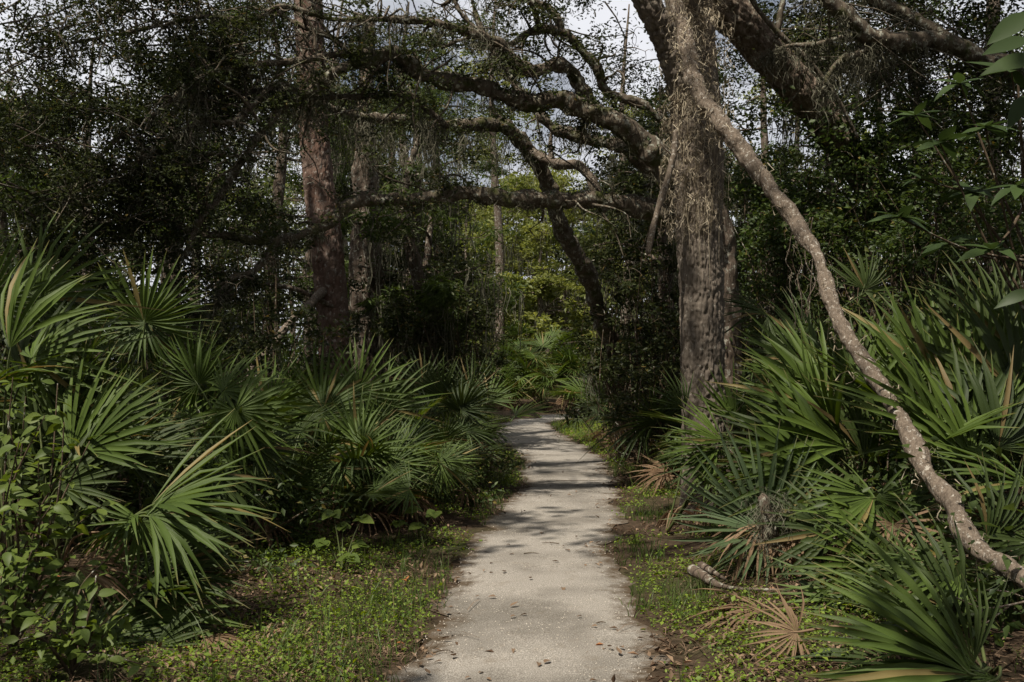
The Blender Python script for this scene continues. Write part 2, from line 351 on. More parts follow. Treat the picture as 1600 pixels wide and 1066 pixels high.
# sun pools shaped into the crowns by leaving leaves out: (x, y, rx, ry, strength) on the plane 0.8 m above the ground
SUN_POOLS = [(0.0, 5.6, 1.2, 2.6, 1.0), (-1.35, 5.6, 1.3, 1.6, 1.0), (0.45, 10.9, 1.4, 1.2, 1.0), (0.6, 13.4, 1.7, 3.4, 1.0), (0.4, 20.5, 1.8, 4.0, 0.75), (1.0, 30.0, 3.2, 2.6, 1.0), (2.4, 31.5, 2.5, 2.5, 1.0),
        (-2.0, 5.7, 0.8, 0.8, 1.0), (-2.75, 6.4, 0.7, 0.8, 1.0), (-3.2, 5.4, 0.5, 0.6, 0.8), (-2.9, 8.6, 0.6, 0.6, 0.8), (-1.8, 9.6, 1.1, 0.8, 0.75), (-0.9, 10.4, 0.6, 0.8, 0.8),
        (2.5, 6.6, 1.0, 0.9, 0.9), (3.6, 6.6, 0.8, 0.8, 0.85), (2.2, 5.6, 0.6, 0.5, 0.8), (1.7, 8.2, 0.7, 0.7, 0.8), (4.0, 8.6, 1.2, 1.0, 0.6),
        (1.2, 5.0, 0.5, 0.9, 0.8), (-2.5, 4.9, 0.6, 0.6, 0.9), (2.9, 11.0, 0.9, 0.9, 0.9), (3.4, 12.0, 0.7, 0.7, 0.8), (2.8, 9.5, 0.8, 0.7, 0.85), (0.9, 12.3, 1.5, 0.7, 0.8), (4.5, 13.6, 1.2, 1.1, 0.9), (2.7, 7.8, 0.7, 0.8, 0.95), (3.0, 6.3, 0.8, 0.7, 0.95), (2.9, 5.3, 0.6, 0.6, 0.9), (-1.7, 18.0, 0.8, 0.8, 0.85), (-1.0, 19.0, 0.8, 0.8, 0.85), (-1.0, 11.6, 1.2, 0.6, 0.75), (-2.6, 11.1, 1.2, 0.6, 0.75), (-9.0, 25.0, 4.0, 5.0, 0.7), (-4.8, 22.0, 2.2, 2.2, 0.7), (-4.5, 12.5, 1.0, 0.8, 0.5), (5.2, 14.6, 1.0, 1.0, 0.8), (-0.7, 11.2, 1.0, 0.5, 0.7), (2.6, 13.0, 1.0, 1.0, 0.5), (3.0, 37.5, 9.0, 7.0, 1.0), (-6.5, 27.0, 3.0, 4.0, 0.8), (-8.0, 36.0, 6.0, 6.0, 0.9), (9.0, 30.0, 4.0, 5.0, 0.6), (-3.4, 15.0, 1.4, 1.4, 0.5)]

def openness(P):
    Q = P - SUN * ((P[:, 2] - 0.8) / SUN[2])[:, None]
    wob = 0.35 * noise3(np.column_stack([Q[:, :2] * 1.7, Q[:, 2] * 0]), 11)
    o = np.zeros(len(P))
    for x, y, rx, ry, s in SUN_POOLS:
        r = np.hypot((Q[:, 0] - x) / rx, (Q[:, 1] - y) / ry) + wob
        o = np.maximum(o, s * np.clip((1.15 - r) / 0.3, 0, 1))
    return o

def cloud(c, R, n, sprig=0.22, flat=0.6, rng=RNG):
    """n leaf positions gathered into sprigs inside an ellipsoid of radii R round c"""
    k = max(3, n // 26); d = nrm(rng.normal(size=(k, 3))) * (rng.random((k, 1)) ** 0.45)
    S = np.asarray(c) + d * np.asarray(R); i = rng.integers(0, k, n)
    return S[i] + rng.normal(size=(n, 3)) * sprig * np.array([1, 1, flat]), S

def sunfilter(P, rng=RNG):  # thins crowns along the sun ray so the chosen spots stay lit
    return P[(rng.random(len(P)) > openness(P)) | (P[:, 2] < 2.6)]

# ------------------------------------------------------------------ ground and path
EDGE = np.array([  # distance, left x, right x
    (-14, -1.5, -0.15), (-6, -0.95, 0.42), (0, -0.72, 0.66), (4.9, -0.60, 0.72), (6.2, -0.46, 0.78), (7.3, -0.47, 0.82), (8.4, -0.40, 0.86), (9.2, -0.30, 0.95), (10.5, -0.12, 1.10), (12.4, 0.10, 1.32),
    (14.2, 0.15, 1.45), (15.7, 0.17, 1.44), (17.6, -0.08, 1.36), (19.2, -0.40, 1.22), (20.8, -0.58, 1.08), (22.6, -0.45, 0.95), (24.4, -0.25, 0.98), (26.0, 0.10, 1.35)])
PATH_TAIL = np.array([(27.0, 0.6, 1.9), (28.4, 2.0, 2.9), (29.0, 4.5, 4.5), (29.2, 8.0, 8.0)])
def edges(y): return np.interp(y, EDGE[:, 0], EDGE[:, 1]), np.interp(y, EDGE[:, 0], EDGE[:, 2])
def path_dist(x, y):
    """signed distance to the path's rim, negative on the path"""
    l, r = edges(y); d = np.maximum(l - x, x - r)
    tail = np.abs(y - 27.6) - 1.0
    return np.where((y > 25.6) & (x > 0.6), np.minimum(np.where(y > 26.2, 9, d), tail), np.where(y > 26.2, 2.0, d))
def gz(x, y):
    x = np.asarray(x, float); y = np.asarray(y, float); d = np.clip(path_dist(x, y) - 0.15, 0, 6)
    n = fbm(np.stack([x * 0.5, y * 0.5, x * 0], -1), 21, 3) * 0.10 + fbm(np.stack([x * 2.5, y * 2.5, x * 0], -1), 25, 2) * 0.025
    w = np.clip(d / 0.8, 0, 1); return w * (n + 0.05) + 0.04 * np.clip(d, 0, 4)

def build_ground():
    def axis(lo, hi, step):
        a = np.arange(lo, hi + 1e-6, step); g = step * 1.35 ** np.arange(1, 26); g = np.minimum(np.cumsum(g), 420)
        return np.concatenate([(lo - g)[::-1], a, hi + g])
    X = axis(-9, 9, 0.2); Y = axis(2.5, 30, 0.2); xx, yy = np.meshgrid(X, Y); V = np.stack([xx, yy, gz(xx, yy)], -1).reshape(-1, 3)
    i = np.arange(len(Y) - 1)[:, None] * len(X) + np.arange(len(X) - 1)[None]
    Q = np.stack([i, i + 1, i + 1 + len(X), i + len(X)], -1).reshape(-1, 4)
    tag(link("ground", mesh_np("ground", V, Q, mat=MAT['soil'])), "dark leaf-littered forest floor", None, None, "structure")
    ys = np.concatenate([np.arange(-14, 26.0, 0.12)]); l, r = edges(ys)
    l = l + 0.11 * fbm(np.stack([ys * 2.8, ys * 0, ys * 0], -1), 31); r = r + 0.11 * fbm(np.stack([ys * 2.8, ys * 0 + 9, ys * 0], -1), 32)
    rows = [np.column_stack([l + (r - l) * u, ys]) for u in np.linspace(0, 1, 15)]
    G = np.stack(rows, 1)
    # bend round to the side behind the thicket
    tl = spline([(l[-1], ys[-1], 0), (0.45, 27.6, 0), (1.6, 28.5, 0), (5, 28.9, 0), (12, 29.0, 0)], 26)[:, :2]
    tr = spline([(r[-1], ys[-1], 0), (1.75, 26.5, 0), (2.6, 26.9, 0), (5.5, 27.2, 0), (12, 27.3, 0)], 26)[:, :2]
    T = np.stack([tl + (tr - tl) * u for u in np.linspace(0, 1, 15)], 1)[1:]
    G = np.vstack([G, T]); u = np.linspace(0, 1, 15)
    z = 0.008 + 0.012 * (1 - (2 * u - 1) ** 2)[None] + 0.006 * fbm(np.stack([G[..., 0] * 3, G[..., 1] * 3, G[..., 0] * 0], -1), 33)
    V = np.concatenate([G, z[..., None]], -1).reshape(-1, 3)
    i = np.arange(len(G) - 1)[:, None] * 15 + np.arange(14)[None]; Q = np.stack([i, i + 1, i + 16, i + 15], -1).reshape(-1, 4)
    e = np.broadcast_to(np.abs(2 * u - 1)[None], G.shape[:2]).ravel()
    tag(link("path", mesh_np("path", V, Q, vat={"edge": e}, mat=MAT['path'])), "pale crushed shell footpath bending out of sight", None, None, "structure")
build_ground()

def scatter(n, x0, x1, y0, y1, keep, rng=RNG):
    x = rng.uniform(x0, x1, n); y = y0 + (y1 - y0) * rng.random(n) ** 1.6
    k = keep(x, y); return x[k], y[k]

def pn(x, y, s, f): return fbm(np.stack([x * f, y * f, x * 0], -1), s, 3)

def build_ground_cover():
    rng = np.random.default_rng(11)
    # low bright weeds on both verges
    def keep(x, y):
        d = path_dist(x, y); w = np.where(x < 0.3, 1.9, 1.4) * np.where(y > 9, 0.7, 1)
        p = np.clip(0.40 + 1.7 * pn(x, y, 41, 1.5), 0, 1) * np.clip((d + 0.12) / 0.3, 0, 1) * np.clip((w + 0.5 - d) / 0.7, 0, 1)
        return rng.random(len(x)) < p * np.where(d < 0, 0.06, 1)
    x, y = scatter(330000, -4.2, 3.2, 4.0, 27, keep, rng)
    h = rng.random(len(x)) ** 2 * 0.07 * (1 + np.clip(pn(x, y, 43, 0.9), 0, 1) * 1.5)
    P = np.column_stack([x, y, gz(x, y) + 0.006 + h])
    b = Bag(); V, T, v = leaves(P, 0.0165 * (1 + 0.045 * y) * rng.choice([.6, .8, 1, 1.3, 1.9], len(P), p=[.25, .3, .25, .15, .05]), 0.7, 0.75, 0.0, 0.15, rng); b.add(V, None, T, v)
    tag(b.obj("ground_cover", MAT['clover']), "low bright green weeds carpeting the path verges", "weeds", None, "stuff")
    # grass tufts
    def keepg(x, y):
        d = path_dist(x, y); p = np.clip(0.1 + 1.6 * pn(x, y, 47, 1.1), 0, 1) * np.exp(-np.abs(d - 0.3) / 0.35)
        return (rng.random(len(x)) < p) & (d > -0.04)
    x, y = scatter(26000, -3.0, 2.8, 4.0, 28, keepg, rng)
    rep = 4; x = np.repeat(x, rep) + rng.normal(0, 0.02, len(x) * rep); y = np.repeat(y, rep) + rng.normal(0, 0.02, len(y) * rep)
    n = len(x); hgt = rng.uniform(0.05, 0.2, n) * (1 + (rng.random(n) < 0.06)); a = rng.uniform(0, 6.28, n); ln = rng.uniform(0.1, 0.8, n)
    t = np.linspace(0, 1, 5)[None]
    P = np.stack([x[:, None] + np.cos(a)[:, None] * hgt[:, None] * ln[:, None] * t ** 2, y[:, None] + np.sin(a)[:, None] * hgt[:, None] * ln[:, None] * t ** 2,
                  gz(x, y)[:, None] - 0.01 + hgt[:, None] * (t - 0.35 * ln[:, None] * t ** 2)], -1)
    W = 0.0028 * (1 + 0.03 * y)[:, None] * (1.02 - t ** 1.5)
    b = Bag(); V, Q, v = ribbons(P, np.broadcast_to(W, (n, 5)), None, rng); b.add(V, Q, None, v)
    tag(b.obj("verge_grass", MAT['grass']), "sparse grass tufts fringing the sandy path", "grass", None, "stuff")
    # dead leaves and needles
    def keepl(x, y):
        d = path_dist(x, y); p = np.clip(0.35 + 0.9 * pn(x, y, 51, 1.3), 0, 1) * np.where(d < 0, np.exp(d / 0.12) * 0.5 + 0.012 + 0.05 * np.exp(-((y - 8.7) / 0.35) ** 2), 1)
        return rng.random(len(x)) < p
    x, y = scatter(60000, -6, 6, 3.8, 26, keepl, rng)
    P = np.column_stack([x, y, gz(x, y) + rng.uniform(0.012, 0.035, len(x))])
    b = Bag(); V, T, v = leaves(P, 0.055, 0.42, 0.93, 0.05, 0.3, rng); b.add(V, None, T, v)
    x, y = scatter(16000, -4, 4, 3.8, 26, keepl, rng); n = len(x); a = rng.uniform(0, 6.28, n); l = rng.uniform(0.04, 0.16, n)
    c = np.stack([np.cos(a), np.sin(a), a * 0], -1); P0 = np.column_stack([x, y, gz(x, y) + 0.03])
    P = P0[:, None] + c[:, None] * l[:, None, None] * np.linspace(-1, 1, 3)[None, :, None]; P[:, 1, 2] += 0.012
    V, Q, v = ribbons(P, np.full((n, 3), 0.0022), np.stack([-c[:, 1], c[:, 0], c[:, 2]], -1), rng); b.add(V, Q, None, v * 0.6)
    tag(b.obj("leaf_litter", MAT['litter']), "brown dead leaves and needles strewn over the forest floor", "leaf litter", None, "stuff")
    # grit on the path
    x = rng.uniform(-0.8, 1.5, 9000); y = 4.2 + 12 * rng.random(9000) ** 1.8; k = path_dist(x, y) < -0.02; x, y = x[k], y[k]
    P = np.column_stack([x, y, np.full(len(x), 0.022)]); n = len(P); s = rng.uniform(0.0018, 0.0042, n)[:, None] * (1 + 0.05 * y[:, None])
    tet = np.array([[1, 0, 0], [-0.5, 0.87, 0], [-0.5, -0.87, 0], [0.1, 0, 0.9]]); th = rng.uniform(0, 6.28, n)
    R = np.stack([np.stack([np.cos(th), -np.sin(th)], -1), np.stack([np.sin(th), np.cos(th)], -1)], 1)
    tt = np.broadcast_to(tet, (n, 4, 3)).copy(); tt[..., :2] = np.einsum('nij,nkj->nki', R, tt[..., :2])
    V = (P[:, None] + tt * s[..., None] - np.array([0, 0, 0.006])).reshape(-1, 3); q = np.arange(n)[:, None] * 4
    T = np.concatenate([q + [[0, 1, 3]], q + [[1, 2, 3]], q + [[2, 0, 3]]], 1).reshape(-1, 3)
    b = Bag(); b.add(V, None, T, np.repeat(rng.random(n), 3))
    tag(b.obj("path_grit", MAT['pebble'], smooth=False), "pale shell grit scattered over the path surface", "grit", None, "stuff")
build_ground_cover()

# ------------------------------------------------------------------ trees: pixel-traced limbs, each at its own depth
def limb_pts(rows, d0, d1):
    """rows (px, py, width px) with depth running d0 -> d1 along the limb -> points, radii"""
    n = len(rows); k = np.linspace(0, 1, n); P = []; R = []
    for (x, y, w), t in zip(rows, k):
        d = d0 + (d1 - d0) * t; P.append(at(x, y, d)); R.append(w / F_PX * d / 2)
    return np.array(P), np.array(R)

def add_limb(root, rows, d0, d1, mat, name="limb", sides=14, seed=0, rough=0.2, bark=None, n=None, freq=7.0):
    P, R = limb_pts(rows, d0, d1); R = R * .82; b = Bag(); b.add(*tube(P, R, sides, n or len(rows) * 8, rough, seed, bark, freq))
    return b.obj(name, mat, root), P, R

def strands(P0, L, jit=0.02, w=0.005, k=7, rng=RNG, curl=0.0):
    """hanging moss strands from anchors P0 of lengths L"""
    n = len(P0); t = np.linspace(0, 1, k)
    J = np.cumsum(rng.normal(0, jit, (n, k, 3)) * np.array([1, 1, 0.3]), 1); J[:, 0] = 0
    if curl: J += curl * np.stack([np.sin(t * 9 + rng.uniform(0, 6.3, (n, 1))), np.cos(t * 11 + rng.uniform(0, 6.3, (n, 1))), np.sin(t * 13 + rng.uniform(0, 6.3, (n, 1)))], -1)
    P = P0[:, None] + J + np.array([0, 0, -1.0]) * (t[None] * L[:, None])[..., None]
    return ribbons(P, w * rng.uniform(0.6, 1.4, (n, 1)) * (1 - 0.75 * t[None]), None, rng)

def moss_along(bag, P, R, n, Lmax, rng, side=-1, w=0.0055, per=11):
    """n tufts of moss hung along a limb"""
    C = spline(np.column_stack([P, R]), 200); c = C[rng.integers(0, 200, n)]; L = Lmax * rng.random(n) ** 1.8 + 0.06
    A = np.repeat(c[:, :3], per, 0) + rng.normal(0, 0.035, (n * per, 3)); A[:, 2] -= np.repeat(c[:, 3], per) * 0.6
    V, Q, v = strands(A, np.repeat(L, per) * rng.uniform(0.35, 1.1, n * per), 0.024, w, 9, rng, 0.022); bag.add(V, Q, None, v)

def twigs(bag, A, B, r0, r1, rng, sides=4):
    for a, b in zip(A, B):
        m = (a + b) / 2 + rng.normal(0, 0.12, 3) * np.linalg.norm(b - a); bag.add(*tube(np.array([a, m, b]), [r0, (r0 + r1) / 2, r1], sides, 5, 0.1, int(rng.integers(99)), cap=False))

def fringe(bag, P, R, n, size, rng):
    """resurrection ferns and leafy tufts on a limb's upper side"""
    C = spline(np.column_stack([P, R]), 300); c = C[np.clip((rng.beta(1.2, 1.2, n) * 300).astype(int), 0, 299)]
    a = rng.uniform(-1.3, 1.3, n); Q = c[:, :3] + np.column_stack([np.sin(a) * 0, np.sin(a), np.cos(a)]) * c[:, 3:4] + rng.normal(0, 0.015, (n, 3))
    V, T, v = leaves(Q, size, 0.4, 0.3, -0.3, 0.2, rng); bag.add(V, None, T, v)

# ---- straight furrowed trunk beside the path
def build_main_tree():
    rng = np.random.default_rng(101); d = 9.6; base = at(1098, 838, d); base[2] = gz(base[0], base[1])
    t = thing("shaggy_barked_tree", "upright furrowed grey-brown trunk wrapped in curly dry moss at the path edge", "tree", base)
    rows = [(1100, 845, 100), (1099, 815, 84), (1099, 760, 76), (1099, 640, 72), (1097, 500, 72), (1093, 380, 76), (1091, 280, 82), (1088, 205, 84), (1086, 130, 78), (1082, 40, 72), (1074, -80, 66), (1066, -260, 60), (1060, -480, 52), (1052, -760, 40)]
    P, R = limb_pts(rows, d, d); R = R * .93; b = Bag(); b.add(*tube(P, R, 150, 640, 0.04, 5, (27, 0.24, 0.021), 5.0)); b.obj("trunk", MAT['bark_main'], t)
    rows2 = [(1078, 215, 40), (1062, 130, 48), (1040, 60, 50), (1010, 0, 50), (970, -90, 44), (900, -230, 36), (820, -380, 24)]
    add_limb(t, rows2, d, d - 0.8, MAT['bark_main'], "limb", 60, 6, 0.08, (14, 0.12, 0.02), 260)
    # curly dry moss clinging round the trunk
    n = 900; yy = 420 * rng.random(n) ** 1.35 - 60; c = np.array([at(1089, y, d) for y in yy]); a = rng.normal(-math.pi / 2 - .45, .85, n)
    r = 0.275 + rng.random(n) * 0.05; P0 = c + np.column_stack([np.cos(a) * r, np.sin(a) * r, rng.normal(0, 0.05, n)])
    k = 9; st = rng.normal(0, 0.030, (n, k, 3)); st[..., 2] -= 0.006; J = np.cumsum(st, 1)
    Pp = P0[:, None] + J; ax = c[:, None, :2]; rr = np.hypot(Pp[..., 0] - ax[..., 0], Pp[..., 1] - ax[..., 1])
    s = np.clip(rr, 0.262, 0.36) / rr; Pp[..., :2] = ax + (Pp[..., :2] - ax) * s[..., None]
    b = Bag(); V, Q, v = ribbons(Pp, np.full((n, k), 0.0032), None, rng); b.add(V, Q, None, v)
    # long straight fibres hanging down the face
    n = 90; A = np.column_stack([rng.normal(at(1085, 0, d)[0], 0.10, n), np.full(n, base[1] - 0.285) - rng.random(n) * 0.03, 0 * np.ones(n)]); A[:, 2] = [at(0, y, d)[2] for y in rng.uniform(130, 330, n)]
    V, Q, v = strands(A, rng.uniform(0.2, 0.9, n), 0.006, 0.003, 9, rng); b.add(V, Q, None, v * 0.7)
    b.obj("moss", MAT['dry_moss'], t)["kind"] = "stuff"
    return t
build_main_tree()

# ---- slim pale trunk leaning across from the big one
def build_leaning_stem():
    rng = np.random.default_rng(102)
    rows = [(1046, -260, 22), (1052, -120, 25), (1057, 0, 27), (1070, 52, 28), (1078, 98, 30), (1092, 147, 32), (1120, 185, 32), (1155, 231, 31), (1190, 276, 30), (1225, 322, 29), (1257, 367, 28), (1277, 402, 28), (1290, 438, 25), (1299, 472, 26),
            (1320, 518, 27), (1344, 556, 28), (1372, 595, 29), (1393, 630, 30), (1414, 672, 32), (1433, 710, 33), (1453, 745, 35), (1481, 780, 36), (1505, 822, 37), (1530, 857, 37), (1565, 882, 36), (1600, 905, 36), (1680, 960, 38), (1780, 1040, 44), (1850, 1090, 52)]
    P, R = limb_pts(rows, 9.15, 4.6); P[-1, 2] = -0.05; R = R * .82 * (1 + .10 * np.sin(np.arange(len(R)) * 2.1))
    t = thing("leaning_tree_stem", "slim bent stem with pale lichen blotches leaning diagonally over the palmettos", "tree", (P[-1, 0], P[-1, 1], gz(P[-1, 0], P[-1, 1])))
    b = Bag(); b.add(*tube(P, R, 40, 460, 0.30, 9, (10, 0.12, 0.006), 9.0)); b.obj("trunk", MAT['bark_pale'], t)
    for k, (x, y, u) in enumerate([(1278, 402, 1), (1296, 455, -1), (1470, 765, -1), (1510, 835, 1), (1380, 610, 1)]):
        i = np.argmin([abs(r[0] - x) + abs(r[1] - y) for r in rows]); q = P[i]; e = q + np.array([0.035 * u, -0.02, 0.015])
        bb = Bag(); bb.add(*tube(np.array([q, (q + e) / 2 + [0, 0, .01], e]), [0.025, 0.02, 0.006], 8, 8, 0.2, k)); bb.obj("knot_stub", MAT['bark_pale'], t)
    b = Bag(); C = spline(np.column_stack([P, R]), 400); m = 620
    ii = np.concatenate([rng.integers(35, 150, m - 90), rng.integers(150, 360, 90)]); c = C[ii]; a = rng.uniform(0, 6.28, m)
    P0 = c[:, :3] + np.column_stack([np.cos(a) * c[:, 3], np.sin(a) * c[:, 3], rng.normal(0, 0.02, m)])
    J = np.cumsum(rng.normal(0, 0.022, (m, 8, 3)) - np.array([0, 0, 0.008]), 1); V, Q, v = ribbons(P0[:, None] + J, np.full((m, 8), 0.003), None, rng); b.add(V, Q, None, v)
    b.obj("moss", MAT['dry_moss'], t)["kind"] = "stuff"
build_leaning_stem()

# ---- dead stick hanging from the trunk's moss
def build_hanging_stick():
    rows = [(1056, 205, 7), (1052, 245, 9), (1040, 290, 10), (1027, 330, 10), (1019, 362, 12), (1012, 395, 10)]
    P, R = limb_pts(rows, 9.22, 9.1); t = thing("dead_branch", "bare pale broken branch dangling against the mossy trunk", "branch", P[-1])
    b = Bag(); b.add(*tube(P, R, 12, 50, 0.25, 4)); b.obj("stick", MAT['bark_pale'], t)
    e = P[1] + np.array([-0.12, -0.05, 0.10]); b = Bag(); b.add(*tube(np.array([P[1], e]), [0.012, 0.004], 6, 6, 0.2)); b.obj("twig", MAT['bark_pale'], t)
build_hanging_stick()

# ---- arching live oak behind the trunk
def build_oak():
    rng = np.random.default_rng(103); d = 11.4; base = at(1150, 780, d); base[2] = gz(base[0], base[1])
    t = thing("live_oak", "dark live oak whose long mossy limbs arch low across the path", "tree", base)
    P, R = limb_pts([(1138, 800, 84), (1137, 740, 64), (1136, 600, 50), (1132, 470, 50), (1122, 380, 52), (1106, 320, 52), (1090, 250, 50), (1075, 150, 44), (1060, 20, 40), (1030, -160, 36), (980, -380, 28)], d, d - 0.3)
    b = Bag(); b.add(*tube(P, R, 48, 220, 0.15, 12, (26, 0.1, 0.012))); b.obj("trunk", MAT['bark_far'], t)
    L = {}; SPR = []
    def limb(k, rows, d0, d1, **kw):
        o, P, R = add_limb(t, rows, d0, d1, MAT['bark_oak'], "limb", kw.pop('sides', 28), len(L) + 20, kw.pop('rough', 0.42), (9, .12, .010), kw.pop('n', len(rows) * 16), 6.0); L[k] = (P, R)
    limb('A', [(1120, 350, 46), (1045, 337, 40), (975, 319, 35), (905, 313, 32), (835, 311, 31), (782, 309, 30), (735, 301, 29), (700, 304, 26), (660, 312, 24), (607, 311, 23), (562, 313, 22), (534, 328, 21), (512, 352, 19), (455, 371, 18), (402, 377, 15), (350, 367, 13), (308, 366, 11), (240, 345, 9), (160, 362, 6), (90, 340, 3)], 11.2, 9.6, n=420)
    limb('B', [(1100, 330, 52), (1050, 285, 46), (1031, 252, 44), (1003, 222, 42), (957, 189, 39), (922, 171, 37), (870, 157, 35), (817, 159, 35), (772, 143, 34), (737, 131, 31), (695, 126, 29), (660, 117, 27), (632, 94, 27), (608, 84, 25), (585, 96, 20), (555, 103, 20), (520, 115, 20), (483, 145, 18), (441, 168, 16), (413, 203, 15), (385, 241, 14), (357, 282, 13), (336, 318, 12), (308, 352, 10), (290, 400, 6)], 11.0, 9.4, n=460)
    limb('B1', [(611, 86, 18), (565, 83, 16), (520, 86, 15), (488, 92, 13), (430, 98, 11), (367, 106, 10), (315, 120, 9), (245, 175, 8), (196, 206, 7), (140, 262, 5), (100, 320, 3)], 10.3, 8.8)
    limb('B3', [(470, 150, 15), (437, 132, 13), (402, 157, 12), (371, 187, 11), (336, 191, 10), (315, 183, 9), (290, 207, 8), (245, 232, 7), (200, 262, 5), (150, 300, 3)], 9.9, 8.9)
    limb('E', [(1080, 240, 24), (1034, 187, 20), (1003, 165, 19), (957, 148, 18), (943, 136, 17), (933, 105, 17), (908, 77, 17), (884, 53, 17), (858, 45, 16), (824, 53, 12), (793, 69, 10), (740, 58, 7), (690, 75, 4)], 11.1, 10.4)
    limb('E2', [(880, 50, 15), (845, 42, 13), (836, 17, 13), (822, -5, 12), (790, -60, 10)], 10.7, 10.3)
    limb('E3', [(880, 56, 13), (866, 20, 12), (836, 4, 12), (800, -12, 10), (740, -20, 8), (690, 10, 5)], 10.8, 11.0)
    limb('F', [(945, 185, 28), (915, 154, 27), (898, 120, 27), (887, 105, 27), (866, 101, 26), (835, 112, 22), (807, 98, 21), (786, 70, 20), (758, 59, 18), (716, 45, 15), (660, 33, 13), (590, 30, 11), (520, 30, 9), (441, 10, 8), (395, 31, 8), (315, 26, 7), (245, 42, 6), (168, 56, 5), (100, 70, 3)], 11.0, 9.2, n=300)
    limb('G', [(1060, 300, 36), (1017, 259, 30), (975, 231, 27), (940, 222, 25), (891, 210, 24), (863, 200, 21), (835, 168, 19), (807, 136, 17), (790, 105, 15), (772, 80, 12), (750, 40, 9), (735, -10, 6)], 11.5, 12.2)
    limb('J', [(700, 200, 14), (640, 150, 12), (590, 150, 11), (540, 152, 11), (480, 150, 13), (420, 140, 10), (350, 150, 8), (280, 160, 5)], 10.6, 9.6)
    limb('K', [(400, 250, 9), (330, 240, 8), (280, 262, 7), (230, 300, 5), (190, 330, 3)], 9.6, 9.2)
    limb('N', [(434, 372, 11), (402, 420, 10), (360, 437, 9), (336, 472, 8), (300, 492, 5)], 10.0, 9.6)
    limb('S', [(560, 100, 12), (520, 60, 10), (470, 40, 9), (430, 15, 8), (400, -30, 6)], 10.2, 10.2)
    limb('S2', [(760, 60, 10), (720, 20, 8), (700, -30, 6)], 10.6, 10.6)
    # crooked side branchlets
    wb_ = Bag()
    for k, n, ln in (('A', 26, .8), ('B', 30, .9), ('B1', 26, .8), ('B3', 22, .7), ('F', 40, .9), ('E', 18, .7), ('G', 12, .7), ('J', 20, .8), ('E2', 8, .7), ('E3', 10, .8), ('S', 10, .7), ('N', 10, .6), ('K', 10, .6)):
        P, R = L[k]; C = spline(np.column_stack([P, R]), 100)
        for q in range(n):
            i = int(rng.uniform(15, 99)); p = C[i, :3].copy(); dv = nrm(np.array([-.5, 0, .25]) + rng.normal(0, .7, 3)); pts = [p.copy()]; seg = ln * rng.uniform(.5, 1.5) / 6
            for j in range(6): dv = nrm(dv + rng.normal(0, .42, 3)); p = p + dv * seg; pts.append(p.copy())
            r0 = min(.4 * C[i, 3], rng.uniform(.007, .018)) + .003; wb_.add(*tube(np.array(pts), np.linspace(r0, .0025, 7), 4, 16, .3, q, cap=False))
            for j in (2, 3, 4, 5):
                if rng.random() < .7: e = pts[j] + nrm(rng.normal(0, 1, 3)) * seg * 1.8; twigs(wb_, [pts[j]], [e], .0045, .0018, rng, 3); SPR.append((pts[j], e, .16))
    wb_.obj("branchlets", MAT['bark_oak'], t)["kind"] = "stuff"
    mb = Bag()
    for k, n, Lm in (('A', 60, 0.30), ('B', 55, 0.32), ('B1', 40, 0.4), ('B3', 34, 0.4), ('F', 55, 0.45), ('E', 20, 0.3), ('G', 16, 0.3), ('J', 26, 0.6), ('E3', 14, 0.4), ('S', 12, 0.45), ('K', 12, .35), ('N', 16, .4)):
        moss_along(mb, *L[k], n, Lm, rng)
    # fuzz of moss lying on the upper side of the limbs
    for k, n in (('A', 900), ('B', 700), ('F', 400), ('B1', 260)):
        P, R = L[k]; C = spline(np.column_stack([P, R]), 300); c = C[rng.integers(0, 300, n)]; a = rng.uniform(-1.6, 1.6, n)
        P0 = c[:, :3] + np.column_stack([a * 0, -np.sin(a), np.cos(a)]) * c[:, 3:4] * 1.02
        J = np.cumsum(rng.normal(0, 0.014, (n, 5, 3)), 1); V, Q, v = ribbons(P0[:, None] + J, np.full((n, 5), 0.0028), None, rng); mb.add(V, Q, None, v)
    mb.obj("moss", MAT['moss'], t)["kind"] = "stuff"
    fb = Bag()
    for k, n in (('G', 900), ('B', 900), ('A', 260), ('F', 260)): fringe(fb, *L[k], n, 0.05, rng)
    fb.obj("fern", MAT['mid_leaf'], t)
    # leafy outer twigs: centres by where sprays show among the limbs
    sprays = []
    def spray(k, u0, u1, n, R, ln=1.0):
        P, Rr = L[k]; C = spline(P, 100)
        for q in range(n):
            a = C[int(100 * rng.uniform(u0, u1)) % 100]; c = a + nrm(rng.normal(size=3) * [1, 0.9, 0.7]) * rng.uniform(0.15, 0.7) * ln; sprays.append((a, c, R * rng.uniform(0.7, 1.3)))
    spray('B1', 0.35, 1, 26, 0.42); spray('B3', 0.3, 1, 22, 0.38); spray('K', 0.2, 1, 12, 0.32); spray('A', 0.72, 1, 16, 0.36, 0.8)
    spray('B', 0.72, 1, 16, 0.34); spray('F', 0.55, 1, 30, 0.38); spray('S', 0.3, 1, 8, 0.34); spray('S2', 0.2, 1, 12, 0.42); spray('E', 0.6, 1, 10, 0.34); spray('E2', 0.4, 1, 10, 0.4); spray('E3', 0.4, 1, 12, 0.4)
    spray('J', 0.5, 1, 14, 0.34); spray('N', 0.4, 1, 8, 0.3)
